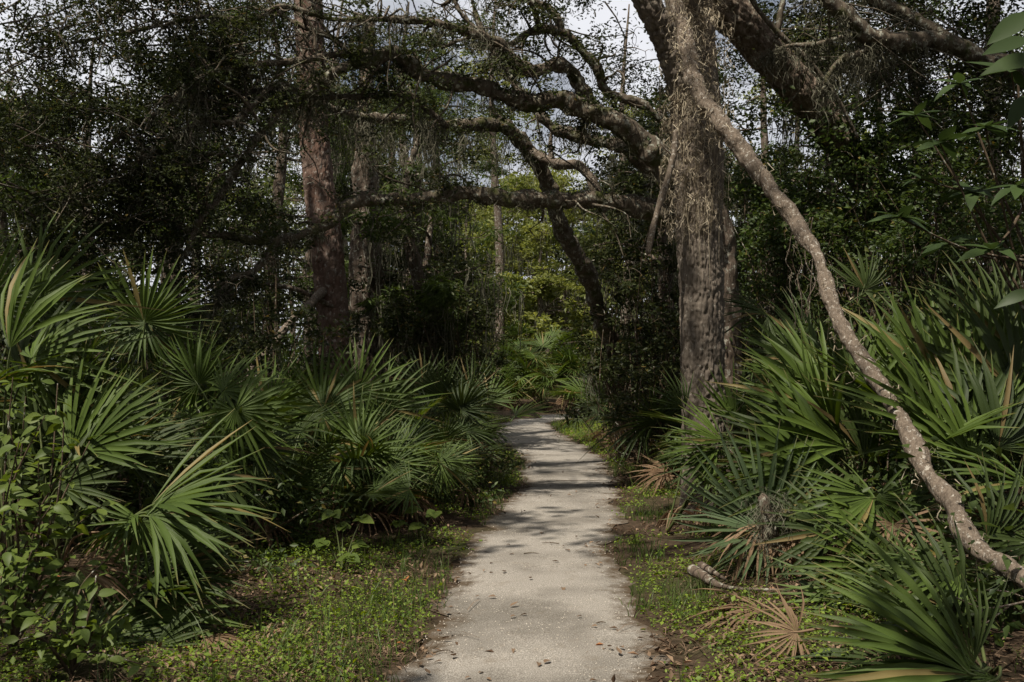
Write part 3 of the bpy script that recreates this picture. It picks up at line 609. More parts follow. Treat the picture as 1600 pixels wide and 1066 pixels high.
    for px, py, dd, R, n in ((50, 10, 9.0, 0.7, 14), (22, 60, 9.4, .3, 12), (60, 25, 9.5, .35, 10), (5, 150, 9.4, .35, 10), (15, 130, 9.0, 0.5, 9), (130, 5, 9.2, 0.5, 9), (220, 10, 9.4, 0.5, 9), (310, 0, 9.6, 0.5, 8), (60, 200, 8.9, 0.4, 8), (60, 280, 8.8, 0.5, 10), (130, 330, 8.9, 0.5, 9), (250, 100, 9.5, 0.35, 6), (310, 160, 9.6, 0.35, 6), (280, 280, 9.4, 0.4, 7), (380, 60, 9.8, 0.4, 5), (660, -20, 10.5, 0.4, 5), (730, -10, 10.5, 0.4, 5), (70, 320, 8.8, 0.6, 9), (30, 400, 8.6, 0.45, 5), (150, 380, 9.0, 0.5, 6), (190, 20, 9.3, 0.5, 6), (280, 30, 9.6, 0.5, 5), (110, 250, 8.9, 0.4, 4), (215, 310, 9.2, 0.4, 5), (230, 120, 9.4, 0.3, 4), (10, 240, 8.8, 0.5, 5), (330, 70, 9.6, .35, 4), (600, 5, 10.4, 0.5, 5), (800, -20, 10.6, 0.5, 5), (940, 15, 10.8, 0.45, 4), (985, 100, 12.5, .35, 5), (960, 55, 12.5, .3, 4), (880, 15, 12, .4, 5), (640, 30, 11, .3, 4), (560, 20, 11, .35, 5)):
        c0 = at(px, py, dd)
        for q in range(n): sprays.append((c0 + rng.normal(0, 0.3, 3), c0 + rng.normal(0, R * 0.6, 3), 0.38))
    cb = Bag(); tb = Bag()
    for a, c, R in sprays:
        c = c + [0, rng.uniform(.2, .9), 0]; px, py, _ = project(c)
        if ((px - 125) / 55) ** 2 + ((py - 92) / 42) ** 2 < 1 or ((px - 190) / 42) ** 2 + ((py - 245) / 38) ** 2 < 1 or 440 < px < 560 or (560 < px < 950 and 60 < py < 420) or rng.random() < (.28 if px < 440 else .4) or (290 < px < 540 and 330 < py < 430) or (290 < px < 450 and 150 < py < 350 and rng.random() < .7): continue
        P, S = cloud(c, (R, R, R * 0.6), 240, 0.075, 0.6, rng); P = sunfilter(P, rng) if px > 380 else P; V, T, v = leaves(P, 0.052, 0.42, 0.35, 0.2, 0.25, rng); cb.add(V, None, T, v)
        twigs(tb, [a], [c], 0.010, 0.004, rng); twigs(tb, [c] * 5, S[:5], 0.005, 0.002, rng, 3)
    for a, c, R in SPR:
        px, py, _ = project(c)
        if rng.random() < (.4 if px > 560 else .85 if 440 < px < 545 else .6 if px > 290 and py > 140 else .3): continue
        P, S = cloud(c, (R, R, R * .6), 70, .05, .6, rng); V, T, v = leaves(P, 0.05, 0.42, 0.35, 0.2, 0.25, rng); cb.add(V, None, T, v)
    cb.obj("crown", MAT['oak_leaf'], t); tb.obj("twigs", MAT['bark_oak'], t)["kind"] = "stuff"
build_oak()

# ---- thin oak leaning back over the path, with the lichen-white broken elbow
def build_lean_oak():
    rng = np.random.default_rng(104); rows = [(1010, 690, 40), (985, 610, 34), (958, 540, 29), (936, 490, 25), (925, 450, 26), (913, 418, 27), (891, 383, 26), (874, 345, 25), (858, 290, 25), (828, 238, 24), (800, 207, 23), (778, 196, 21), (730, 196, 20), (670, 198, 19), (625, 186, 17), (572, 184, 15), (520, 170, 13), (470, 150, 12), (420, 158, 9), (360, 150, 6), (310, 165, 3)]
    P, R = limb_pts(rows, 15.6, 11.2); base = P[0].copy(); base[2] = gz(base[0], base[1]); P[0, 2] = base[2] - 0.05
    t = thing("bent_oak", "slender oak trunk leaning back then levelling into a long dark limb over the path", "tree", base)
    b = Bag(); b.add(*tube(P, R, 24, 420, 0.28, 31, None, 9.0)); b.obj("trunk", MAT['bark_oak'], t)
    o, P2, R2 = add_limb(t, [(826, 236, 18), (845, 246, 18), (870, 256, 19), (900, 257, 20), (920, 274, 19), (934, 306, 16), (944, 330, 10)], 13.55, 13.2, MAT['bark_pale'], "broken_limb", 16, 33, 0.3); o["label"] = "pale lichen-covered broken elbow limb"
    add_limb(t, [(862, 252, 12), (860, 225, 9), (863, 200, 5)], 13.45, 13.4, MAT['bark_pale'], "limb", 10, 34)
    add_limb(t, [(800, 207, 14), (776, 180, 10), (766, 165, 6)], 13.4, 13.3, MAT['bark_pale'], "limb", 10, 35)
    b = Bag(); moss_along(b, P[9:], R[9:], 60, 0.7, rng); moss_along(b, P2, R2, 14, 0.5, rng)
    # long veils below
    for px, py, dd, L, n in ((660, 215, 12, 0.9, 14), (600, 210, 12, 1.0, 14), (690, 250, 12.4, 0.9, 10), (740, 215, 12.4, 0.8, 10), (555, 200, 12, 0.8, 8), (965, 240, 13.5, 0.75, 7), (880, 200, 12.6, 0.7, 6), (950, 215, 13.4, .6, 5), (480, 180, 11.8, .7, 7)):
        for q in range(max(2, n // 3)):
            A = at(px + rng.normal(0, 22), py + rng.normal(0, 10), dd + rng.normal(0, 0.3)); m = 26
            V, Q, v = strands(A + rng.normal(0, 0.04, (m, 3)), L * rng.uniform(0.3, 1, m) * rng.uniform(0.5, 1.1), 0.026, 0.005, 10, rng, 0.024); b.add(V, Q, None, v)
    b.obj("moss", MAT['moss'], t)["kind"] = "stuff"
    cb = Bag(); C = spline(P, 100)
    for q in range(46):
        c = C[rng.integers(62, 100)] + rng.normal(0, 0.32, 3); V, T, v = leaves(cloud(c, (0.32, 0.32, 0.2), 220, 0.09, 0.6, rng)[0], 0.055, 0.42, 0.35, 0.2, 0.25, rng); cb.add(V, None, T, v)
    cb.obj("crown", MAT['oak_leaf'], t)
build_lean_oak()

# ---- heavy trunk leaning in from the right, draped with vine
def build_heavy_lean():
    rng = np.random.default_rng(105); rows = [(1040, -220, 80), (1080, -90, 78), (1115, -8, 76), (1157, 38, 73), (1204, 90, 70), (1250, 142, 67), (1285, 186, 64), (1318, 230, 61), (1355, 280, 60), (1388, 335, 62), (1420, 400, 64), (1455, 480, 66), (1490, 570, 72), (1520, 660, 84), (1530, 720, 100)]
    P, R = limb_pts(rows, 11.2, 13.6); R = R * .8; base = P[-1].copy(); base[2] = gz(base[0], base[1]); P[-1, 2] = base[2] - 0.1
    t = thing("leaning_trunk_tree", "heavy ridged trunk slanting up over the thicket, its lower half draped in leafy vine", "tree", base)
    b = Bag(); b.add(*tube(P, R, 84, 400, 0.10, 41, (24, 0.26, 0.030), 5.0)); b.obj("trunk", MAT['bark_lean'], t)
    add_limb(t, [(1165, -20, 8), (1182, 12, 9), (1215, 50, 10), (1264, 96, 10), (1299, 142, 10), (1318, 172, 8), (1340, 215, 6)], 11.1, 11.6, MAT['bark_oak'], "stem", 10, 42)
    P2 = P[:6][::-1]; 
    return t, P
HL, HLP = build_heavy_lean()

# ---- oak limb entering from the right
def build_right_oak():
    rng = np.random.default_rng(106); base = np.array([7.4, 11.6, 0.0]); base[2] = gz(7.4, 11.6)
    t = thing("spreading_oak", "oak sending a thick curved mossy limb in above the leaning trunk", "tree", base)
    b = Bag(); b.add(*tube(np.array([base - [0, 0, .1], base + [-.1, 0, 1.5], base + [-.3, -.1, 3.2], base + [-.2, 0, 5.5], base + [.1, 0, 8]]), [0.34, 0.27, 0.25, 0.2, 0.12], 32, 120, 0.2, 51)); b.obj("trunk", MAT['bark_oak'], t)
    L = []
    def limb(rows, d0, d1, s, P0=None):
        P, R = limb_pts(rows, d0, d1)
        if P0 is not None: P = np.vstack([[P0], P]); R = np.concatenate([[R[0] * 1.2], R])
        bb = Bag(); bb.add(*tube(P, R, 20, len(P) * 14, 0.3, s, None, 8.0)); bb.obj("limb", MAT['bark_oak'], t); L.append((P, R))
    limb([(1680, 120, 40), (1600, 112, 36), (1560, 102, 34), (1528, 90, 34), (1500, 72, 32), (1460, 66, 32), (1407, 65, 30), (1362, 56, 28), (1330, 28, 26), (1292, 0, 24), (1250, -40, 20)], 11.4, 10.6, 52, base + [-.2, -.1, 3.0])
    limb([(1485, 62, 20), (1442, 38, 18), (1418, 21, 18), (1365, 0, 17), (1300, -30, 14)], 11.1, 11.4, 53)
    limb([(1364, 62, 13), (1341, 84, 11), (1313, 94, 10), (1293, 120, 7), (1286, 140, 4)], 10.9, 10.7, 54)
    limb([(1355, 50, 9), (1320, 58, 8), (1270, 70, 8), (1230, 72, 6), (1190, 90, 4)], 10.9, 11.3, 55)
    limb([(1213, 60, 7), (1220, 20, 9), (1225, -10, 9)], 11.3, 11.3, 56)
    mb = Bag()
    for k, n, Lm in ((0, 90, 0.4), (1, 40, 0.4), (2, 30, 0.5), (3, 26, .5)): moss_along(mb, *L[k], n, Lm, rng)
    for q in range(26):
        A = at(1360 + rng.normal(0, 45), 95 + rng.normal(0, 22), 12.2); m = 24
        V, Q, v = strands(A + rng.normal(0, 0.05, (m, 3)), 0.55 * rng.uniform(0.3, 1, m), 0.02, 0.005, 8, rng, 0.015); mb.add(V, Q, None, v)
    mb.obj("moss", MAT['moss'], t)["kind"] = "stuff"
    cb = Bag(); tb = Bag()
    for px, py, dd, R, n in ((1240, 30, 11.8, .5, 6), (1300, 40, 12, .45, 5), (1200, 110, 12, .35, 5), (1180, 170, 12.2, .35, 5), (1480, 20, 11.8, .5, 8), (1420, 110, 12.4, .5, 7), (1560, 40, 11.5, .5, 7), (1540, 140, 11.6, .5, 7), (1480, 180, 12.2, .5, 6), (1350, -10, 11.5, .5, 6), (1250, 15, 13, .5, 9), (1330, 60, 13, .5, 9), (1400, 20, 13, .5, 9), (1300, 100, 13.5, .5, 7), (1220, 80, 13.5, .4, 7), (1450, 110, 13, .5, 7), (1180, 20, 13.2, .35, 5), (1590, 200, 11, .5, 6)):
        c0 = at(px, py, dd)
        for q in range(n):
            c = c0 + rng.normal(0, R * .6, 3); P, S = cloud(c, (.4, .4, .28), 260, .1, .6, rng); P = sunfilter(P, rng) if dd < 12.8 else P; V, T, v = leaves(P, 0.06, 0.45, 0.35, .2, .25, rng); cb.add(V, None, T, v); twigs(tb, [c] * 5, S[:5], .005, .002, rng, 3)
            q_ = L[0][0][rng.integers(3, 11)]; dd < 12.3 and twigs(tb, [q_], [c], 0.009, 0.003, rng)
    cb.obj("crown", MAT['oak_leaf'], t); tb.obj("twigs", MAT['bark_oak'], t)["kind"] = "stuff"
build_right_oak()

# ---- red-plated pine and its companion trunk
def build_pine():
    rng = np.random.default_rng(107); d = 16.0; rows = [(534, 745, 84), (530, 690, 66), (527, 600, 56), (522, 525, 51), (511, 385, 49), (501, 310, 48), (491, 210, 45), (486, 100, 44), (482, 0, 43), (478, -150, 40), (472, -380, 34), (466, -600, 24)]
    P, R = limb_pts(rows, d, d); base = P[0].copy(); base[2] = gz(base[0], base[1]); P[0, 2] = base[2] - 0.1
    t = thing("pine_tree", "tall pine with reddish scaly bark plates rising through the oak limbs", "tree", base)
    b = Bag(); b.add(*tube(P, R, 84, 400, 0.05, 61, (17, 0.17, 0.022), 4.0)); b.obj("trunk", MAT['bark_pine'], t)
    add_limb(t, [(505, 455, 18), (480, 480, 16), (455, 502, 15), (420, 546, 14), (393, 574, 12), (384, 604, 7)], 15.7, 13.5, MAT['bark_pale'], "broken_limb", 14, 62)
    add_limb(t, [(520, 480, 12), (470, 455, 9), (420, 445, 8), (380, 450, 5)], 15.8, 15, MAT['bark_far'], "limb", 10, 63)
    return t, P
PINE, PINEP = build_pine()
def build_cypress():
    rng = np.random.default_rng(108); d = 17.6; rows = [(580, 735, 90), (578, 640, 66), (572, 550, 54), (575, 460, 50), (572, 380, 46), (571, 300, 40), (570, 210, 32), (574, 120, 22), (580, 30, 12)]
    P, R = limb_pts(rows, d, d); base = P[0].copy(); base[2] = gz(base[0], base[1]); P[0, 2] = base[2] - 0.1
    t = thing("brown_trunk_tree", "smooth brown fluted trunk standing close beside the red-barked pine", "tree", base)
    b = Bag(); b.add(*tube(P, R, 40, 200, 0.22, 71, (11, 1.3, 0.03), 3.0)); b.obj("trunk", MAT['bark_far'], t)
    return t, P
CYP, CYPP = build_cypress()

# ---- canopy above the frame: unseen oaks added for shade, leaf gaps shaped to make the sun pools
def build_canopy():
    rng = np.random.default_rng(109)
    roots = [(HL, np.array([1.5, 9.5, 9.0])), (PINE, np.array([-3.4, 16.0, 12.0])), (CYP, np.array([-2.5, 17.6, 7.3]))]
    spots = [(-7.5, -1.5), (-5.5, -6.0), (-11.0, 7.0), (5.5, 1.0), (4.5, -6.5), (8.8, 7.0), (-8.5, 12.5), (9.5, 15.0), (-14.0, 14.0), (0.5, -9.5)]
    for k, (x, y) in enumerate(spots):
        base = np.array([x, y, gz(x, y)]); t = thing("added_shade_oak", "unseen oak added to roof the path with shade", "tree", base, "unseen oaks added for shade")
        top = base + [rng.normal(0, .5), rng.normal(0, .5), 9.5]
        b = Bag(); b.add(*tube(np.array([base - [0, 0, .1], base + [.1, .1, 2.5], (base + top) / 2 + rng.normal(0, .2, 3), top]), [0.32, 0.25, 0.2, 0.1], 16, 40, 0.2, k)); b.obj("trunk", MAT['bark_far'], t)
        roots.append((t, top))
    hub = np.array([r[1] for r in roots]); bags = [(Bag(), Bag()) for _ in roots]
    n = 620; C = np.column_stack([rng.uniform(-17, 11, n), rng.uniform(-9, 22, n), rng.uniform(7.5, 13, n)])
    for c in C:
        i = np.argmin(np.hypot(*(hub[:, :2] - c[:2]).T)); px, py, dd = project(c)
        if c[1] > 3 and dd > 3 and py > -120: continue
        P, S = cloud(c, (1.25, 1.25, 0.6), 200, 0.22, 0.6, rng); P = sunfilter(P, rng)
        if len(P) > 10: V, T, v = leaves(P, 0.245, 0.5, 0.6, 0.1, 0.2, rng); bags[i][0].add(V, None, T, v); (openness(c[None] * np.linspace(0, 1, 6)[:, None] + hub[i] * np.linspace(1, 0, 6)[:, None]).max() < .15) and twigs(bags[i][1], [hub[i] - [0, 0, 1.0 * rng.random()]], [c], 0.022, 0.008, rng, 4)
    for (t, h), (a, b) in zip(roots, bags):
        a.obj("crown", MAT['oak_leaf'], t); o = b.obj("limbs", MAT['bark_far'], t)
        if o: o["kind"] = "stuff"
build_canopy()

# ---- background trees
POOL = {}
def bg_tree(x, y, h, r, kind, label, group, rng, trunk_r=0.16, z0=0.35, n=22, leaf=0.11, per=330, moss=0, lean=0.0, share=0):
    base = np.array([x, y, float(gz(x, y))]); pool = POOL.setdefault(group, []); t = thing({'b': "sunlit_tree", 'm': "thicket_tree", 'f': "feathery_cypress", 'o': "dark_oak"}[kind], label, "tree", base, group)
    if share and len(pool) >= share:
        src, sh = pool[int(rng.integers(len(pool)))]; k = h / sh; t.rotation_euler = (0, 0, rng.uniform(0, 6.28)); t.scale = (k, k, k)
        for ch in list(src.children):
            c = ch.copy(); COL.objects.link(c); c.parent = t
        return t
    pool.append((t, h))
    top = base + [lean + rng.normal(0, .3), rng.normal(0, .3), h * 0.93]
    ctl = np.array([base - [0, 0, .1], base + (top - base) * .35 + rng.normal(0, .12, 3), base + (top - base) * .7 + rng.normal(0, .2, 3), top])
    b = Bag(); b.add(*tube(ctl, [trunk_r * 1.2, trunk_r, trunk_r * .6, trunk_r * .15], 10, 26, .2, int(x * 7) % 90)); b.obj("trunk", MAT['bark_far'], t)
    cb, tb, mb = Bag(), Bag(), Bag(); mat = {'b': 'bright_leaf', 'm': 'mid_leaf', 'f': 'feather', 'o': 'oak_leaf'}[kind]; S_ = spline(ctl, 60)
    for q in range(n):
        u = z0 + (1 - z0) * rng.random(); s = S_[int(u * 59)]; a = rng.uniform(0, 6.28); w = r * math.sin(math.pi * min(1, (u - z0) / (1 - z0) * .8 + .18)) ** .7
        c = s + np.array([math.cos(a), math.sin(a), .1]) * w * rng.random() ** .5; cr = r * rng.uniform(.28, .45)
        px, py, dd = project(c)
        if any(((px - hx) / (rx + 12)) ** 2 + ((py - hy) / (ry + 12)) ** 2 < 1 for hx, hy, rx, ry in SKY): continue
        P, S = cloud(c, (cr, cr, cr * .55), per, cr * .13, .5, rng); P = P if kind == 'b' else sunfilter(P, rng)
        if len(P) < 8: continue
        if kind == 'f': V, T, v = leaves(P, leaf * 1.6, 0.16, 0.2, 0.55, 0.1, rng)
        else: V, T, v = leaves(P, leaf * rng.uniform(.7, 1.4), rng.uniform(.35, .6), 0.4, 0.15, 0.2, rng)
        v = v * .55 + .42 * rng.random()
        cb.add(V, None, T, v); twigs(tb, [s], [c], .035, .01, rng, 3); twigs(tb, [c] * 2, S[:2], .012, .004, rng, 3)
        if moss and rng.random() < moss:
            m = 30; A = c + rng.normal(0, cr * .45, (6, 3)); A = np.repeat(A, m // 6 + 1, 0)[:m] + rng.normal(0, .05, (m, 3)); A[:, 2] -= cr * .3
            V, Q, v = strands(A, rng.uniform(.3, 1.5, m), .035, .005 + y * .00025, 6, rng, .03); mb.add(V, Q, None, v)
    cb.obj("crown", MAT[mat], t); tb.obj("limbs", MAT['bark_far'], t)["kind"] = "stuff"
    if mb.V: mb.obj("moss", MAT['moss'], t)["kind"] = "stuff"
    return t
# openings to the sky between the crowns, as they lie in the photograph (px, py, rx, ry)
SKY = [(128, 92, 42, 36), (195, 245, 34, 30), (160, 215, 20, 12), (905, 185, 18, 6), (850, 190, 10, 8), (1000, 35, 12, 18), (1025, 110, 6, 18), (1125, 50, 6, 18), (40, 95, 6, 5), (270, 200, 12, 6)]
def build_background():
    rng = np.random.default_rng(110); T = bg_tree
    lb = "sunlit pale green tree standing in the clearing beyond the path bend"; gb = "sunlit trees in the clearing"
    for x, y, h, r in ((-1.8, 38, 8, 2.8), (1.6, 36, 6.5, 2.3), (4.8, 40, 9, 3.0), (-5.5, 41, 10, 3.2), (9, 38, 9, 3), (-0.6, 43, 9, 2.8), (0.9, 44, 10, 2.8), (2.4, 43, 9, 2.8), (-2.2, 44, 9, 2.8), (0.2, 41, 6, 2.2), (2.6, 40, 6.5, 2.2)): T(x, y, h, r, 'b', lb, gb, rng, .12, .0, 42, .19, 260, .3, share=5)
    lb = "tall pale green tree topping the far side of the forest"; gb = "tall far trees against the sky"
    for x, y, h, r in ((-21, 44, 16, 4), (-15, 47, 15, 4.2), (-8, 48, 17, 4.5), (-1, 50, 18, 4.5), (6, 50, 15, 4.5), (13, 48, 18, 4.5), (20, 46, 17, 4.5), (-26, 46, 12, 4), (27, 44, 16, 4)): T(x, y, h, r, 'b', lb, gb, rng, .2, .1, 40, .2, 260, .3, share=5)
    lb = "mid green thicket tree hung with grey moss behind the pine"; gb = "mossy thicket trees behind the pine"
    for x, y, h, r in ((-7.5, 22, 9, 2.6), (-5, 25, 10, 2.6), (-10.5, 25, 10, 3), (-13, 20, 7, 2.4), (-3.2, 28, 11, 2.8), (-9, 31, 12, 3), (-15.5, 30, 11, 3.2)): T(x, y, h, r, 'm', lb, gb, rng, .15, .22, 30, .105, 300, .5)
    lb = "feathery yellow-green cypress with drooping needles near the pine"; gb = "feathery cypresses near the pine"
    for x, y, h, r in ((-4.6, 19.5, 9, 1.9), (-6.4, 18.5, 7.5, 1.8), (-2.2, 21, 8.5, 1.9), (-2.0, 24, 10, 2.0), (-8.6, 17, 6, 1.6), (-1.35, 16.6, 6.0, 1.0)): T(x, y, h, r, 'f', lb, gb, rng, .14, .2, 26, .12, 420, .4)
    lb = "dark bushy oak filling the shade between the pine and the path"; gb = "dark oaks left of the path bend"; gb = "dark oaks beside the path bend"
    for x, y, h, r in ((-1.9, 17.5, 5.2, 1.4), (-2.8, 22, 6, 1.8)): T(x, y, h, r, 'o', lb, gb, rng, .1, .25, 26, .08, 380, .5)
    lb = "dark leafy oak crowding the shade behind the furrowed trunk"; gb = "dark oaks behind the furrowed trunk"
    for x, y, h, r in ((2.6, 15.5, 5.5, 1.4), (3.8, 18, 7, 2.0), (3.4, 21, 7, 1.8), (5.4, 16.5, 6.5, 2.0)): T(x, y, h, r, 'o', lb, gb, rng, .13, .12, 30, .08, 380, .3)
    lb = "mid green thicket tree behind the heavy leaning trunk"; gb = "thicket trees behind the leaning trunk"
    for x, y, h, r in ((4.6, 22, 9, 2.4), (7.2, 20, 9, 2.5), (9.5, 24, 11, 2.8), (7, 27, 12, 3), (11.5, 20, 9, 2.5), (14, 26, 12, 3), (8.2, 15.5, 6.5, 1.8), (5.0, 30, 11, 2.6)): T(x, y, h, r, 'm', lb, gb, rng, .15, .15, 30, .1, 300, .35)
    lb = "unseen thicket tree added round the viewpoint to block low sky light"; gb = "unseen thicket trees added against sky light"  # out of view behind and beside the camera, added to cut frontal skylight
    for x, y, h, r in ((-3, -9, 7, 2.6), (3.5, -10, 7, 2.6), (-8, -7, 8, 3), (8.5, -7, 8, 3), (-13, -3, 9, 3.2), (13, -2, 9, 3.2), (0.5, -15, 10, 3.4), (-7, -14, 10, 3.4), (7.5, -14, 10, 3.4), (-15, 4, 9, 3), (14, 6, 9, 3)): T(x, y, h, r, 'm', lb, gb, rng, .15, .03, 26, .34, 170, 0, share=4)
    lb = "tall mossy tree filling the view above the arching limbs"; gb = "tall trees above the arching limbs"
    for x, y, h, r in ((-2.4, 27, 12, 2.4), (-5.4, 33, 15, 3.2), (3.4, 33, 14, 3), (-0.5, 36, 16, 3.2), (-11.5, 36, 14, 3.4), (-17, 38, 12, 3.4)): T(x, y, h, r, 'm', lb, gb, rng, .16, .4, 26, .12, 330, .5)
    lb = "low sunlit bushy tree at the back of the woods"; gb = "low bushy trees at the back"
    for k in range(17): T(-24 + 3 * k + rng.normal(0, .5), 41 + rng.normal(0, 1.5), rng.uniform(7.5, 11), 2.9, 'b', lb, gb, rng, .1, .02, 34, .17, 250, .3, share=4)
    # one pale far trunk high at the upper corner
    P, R = limb_pts([(1552, 400, 26), (1552, 250, 24), (1550, 100, 22), (1552, 0, 20), (1554, -100, 18)], 19, 19); P = np.vstack([[P[0, 0], P[0, 1], -.1], P]); R = np.concatenate([[R[0] * 1.3], R])
    t = thing("pale_far_trunk", "pale straight trunk showing above the curved mossy limb", "tree", (P[0, 0], P[0, 1], 0)); b = Bag(); b.add(*tube(P, R, 20, 90, .12, 3)); b.obj("trunk", MAT['bark_pale'], t)
    cb = Bag(); V, T_, v = leaves(cloud(P[-1] + [0, 0, 1.5], (2, 2, 1.2), 3000, .3, .5, rng)[0], .1, .5, .4, .1, .2, rng); cb.add(V, None, T_, v); cb.obj("crown", MAT['mid_leaf'], t)
build_background()

def build_undergrowth():
    rng = np.random.default_rng(111)
    n = 5200; x = rng.uniform(-24, 24, n); y = 4.5 + 42 * rng.random(n) ** 1.3
    d = path_dist(x, y); k = (d > np.where(y > 9, 1.2, np.where(x < 0, 1.75, 1.2))) & (np.abs(x) < y * 0.62 + 1.5) & (np.hypot(x - 1.86, y - 9.6) > 0.7) & ~((np.abs(x - 0.4) < 2.6) & (y > 22) & (y < 34)); x, y = x[k], y[k]
    hh = np.where(y < 10, 0.65, np.where(y < 20, 1.2, 1.9)) * np.where(np.abs(x) > 3, 1.35, 1.0); z = gz(x, y) + rng.random(len(x)) ** 1.3 * hh
    m = 34; P = np.repeat(np.column_stack([x, y, z]), m, 0) + rng.normal(0, 1, (len(x) * m, 3)) * np.array([.3, .3, .2]) * (0.6 + np.repeat(y, m)[:, None] * .03); g = gz(P[:, 0], P[:, 1]) + 0.02; P[:, 2] = np.maximum(P[:, 2], g)
    b = Bag(); V, T, v = leaves(P, (0.057 + 0.0025 * P[:, 1]) * np.repeat(rng.uniform(.6, 1.6, len(x)), m), .5, .5, .15, .2, rng); v = v * .5 + np.repeat(rng.random(len(x)) * .47, m * 2); b.add(V, None, T, v)
    tag(b.obj("undergrowth", MAT['mid_leaf']), "dense low leafy undergrowth filling the gaps beneath the trees", "undergrowth", None, "stuff")
build_undergrowth()

# ------------------------------------------------------------------ saw palmettos
def frond_mesh(seed, mat, nl=25, span=235, split=0.38, droop=0.18, cup=0.12, wid=1.0, ragged=0.12):
    """fan blade of unit radius: hub at the origin, axis +Y, upper face +Z"""
    rng = np.random.default_rng(seed); tt = np.array([0.02, 0.16, 0.36, 0.58, 0.8, 1.0]); V = []; Q = []; var = []; al = []; ac = []
    A = np.radians(np.linspace(-span / 2, span / 2, nl)) + rng.normal(0, 0.018, nl); gap = np.radians(span) / (nl - 1)
    for i, a in enumerate(A):
        L = (0.80 + 0.20 * math.cos(a * 0.8)) * rng.uniform(1 - ragged, 1.04); lift = cup * (1 - math.cos(a)) * 0.5 + rng.normal(0, 0.035); dr = droop * rng.uniform(0.4, 1.5) * (2.2 if rng.random() < 0.1 else 1)
        tw = rng.normal(0, 0.25); yaw = rng.normal(0, 0.09); base = len(V); bent = rng.random() < 0.16; v_ = rng.random() * .95 if rng.random() > .03 else 2.4
        for t in tt:
            r = t * L; aa = a + yaw * max(0, t - split); r_w = min(math.tan(gap / 2) * r * 1.05, 0.025 * wid * (1 - 0.25 * t)) * (1 if t < 0.55 else max(0.05, 1 - ((t - 0.55) / 0.45) ** 1.3))
            z = lift * t - dr * t ** 2.3 - (0.35 * max(0, t - .6) if bent else 0); c = np.array([math.sin(aa) * r, math.cos(aa) * r, z]); s = np.array([math.cos(aa), -math.sin(aa), 0.0])
            k = tw * max(0, t - split); s = s * math.cos(k) + np.array([0, 0, 1]) * math.sin(k); up = np.array([0, 0, 1.0])
            f = 0.55 * r_w
            V += [c - s * r_w + up * f, c - up * f * .4, c + s * r_w + up * f]; al += [t] * 3; ac += [i, i + .5, i + 1.0]
        for j in range(len(tt) - 1):
            o = base + 3 * j; Q += [(o, o + 1, o + 4, o + 3), (o + 1, o + 2, o + 5, o + 4)]; var += [v_, v_]
    return mesh_np("frond", np.array(V), np.array(Q), var, {"along": al, "across": ac}, False, mat)

def fr_set(mat, s0): 
    return [frond_mesh(s0 + k, mat, nl=[24, 26, 22, 28, 24, 20][k % 6], span=[225, 250, 205, 270, 240, 190][k % 6], droop=[.10, .2, .28, .14, .34, .08][k % 6], cup=[.15, .05, .25, .1, -.1, .4][k % 6], wid=[1.1, 1, 1.25, .95, 1.05, 1.3][k % 6]) for k in range(6)]
FR = {'spear': [frond_mesh(360 + k, MAT['palm'], [15, 13, 17, 14][k], [105, 80, 130, 95][k], split=.3, droop=[.12, .3, .2, .06][k], cup=[.3, .6, .2, .8][k], wid=[1.15, 1.25, 1.0, 1.2][k], ragged=.25) for k in range(4)],
      'spear_dark': [frond_mesh(370 + k, MAT['palm_dark'], [15, 13, 17][k], [110, 80, 135][k], split=.3, droop=[.14, .3, .2][k], cup=[.3, .6, .2][k], wid=1.1, ragged=.25) for k in range(3)], 'palm': fr_set(MAT['palm'], 300), 'dark': fr_set(MAT['palm_dark'], 310), 'grey': [frond_mesh(330 + k, MAT['palm_grey'], 22, [230, 200][k], droop=.12, cup=.2, wid=.85) for k in range(2)],
      'dead': [frond_mesh(340 + k, MAT['palm_dead'], 22, [210, 170, 120][k], split=.3, droop=[.35, .5, .6][k], cup=[.5, -.3, .8][k], wid=.9, ragged=.3) for k in range(3)]}

def add_frond(root, hub, axis, normal, R, kind='palm', base=None, rng=RNG, var=None, sag=0.0):
    hub = np.asarray(hub, float); y = nrm(axis); n = np.asarray(normal, float); x = nrm(np.cross(y, n)); z = np.cross(x, y)
    ms = FR[kind]; o = link("frond", ms[int(rng.integers(len(ms))) if var is None else var], root)
    rb = np.array(root.matrix_basis.translation); h = hub - rb
    o.matrix_basis = Matrix(((x[0] * R, y[0] * R, z[0] * R, h[0]), (x[1] * R, y[1] * R, z[1] * R, h[1]), (x[2] * R, y[2] * R, z[2] * R, h[2]), (0, 0, 0, 1)))
    if base is None: base = rb
    b0 = np.asarray(base, float) - hub; Lq = np.linalg.norm(b0); mid = b0 * .5 + np.array([0, 0, 0.16 * Lq]) * (1 if b0[2] < 0 else 0) + y * -0.12 * Lq
    Mi = np.column_stack([x, y, z]); P = np.array([b0, mid, np.zeros(3), y * R * .10]) @ Mi / R
    V, Q, T = tube(P, np.array([.011, .008, .007, .003]) / R * 1.0, 5, 9, 0.0, 0)
    me = mesh_np("stalk", V, [Q, T], np.full(len(Q) + len(T), .5), mat=MAT['palm_dead'] if kind == 'dead' else MAT['stalk'])
    link("stalk", me, o)
    return o

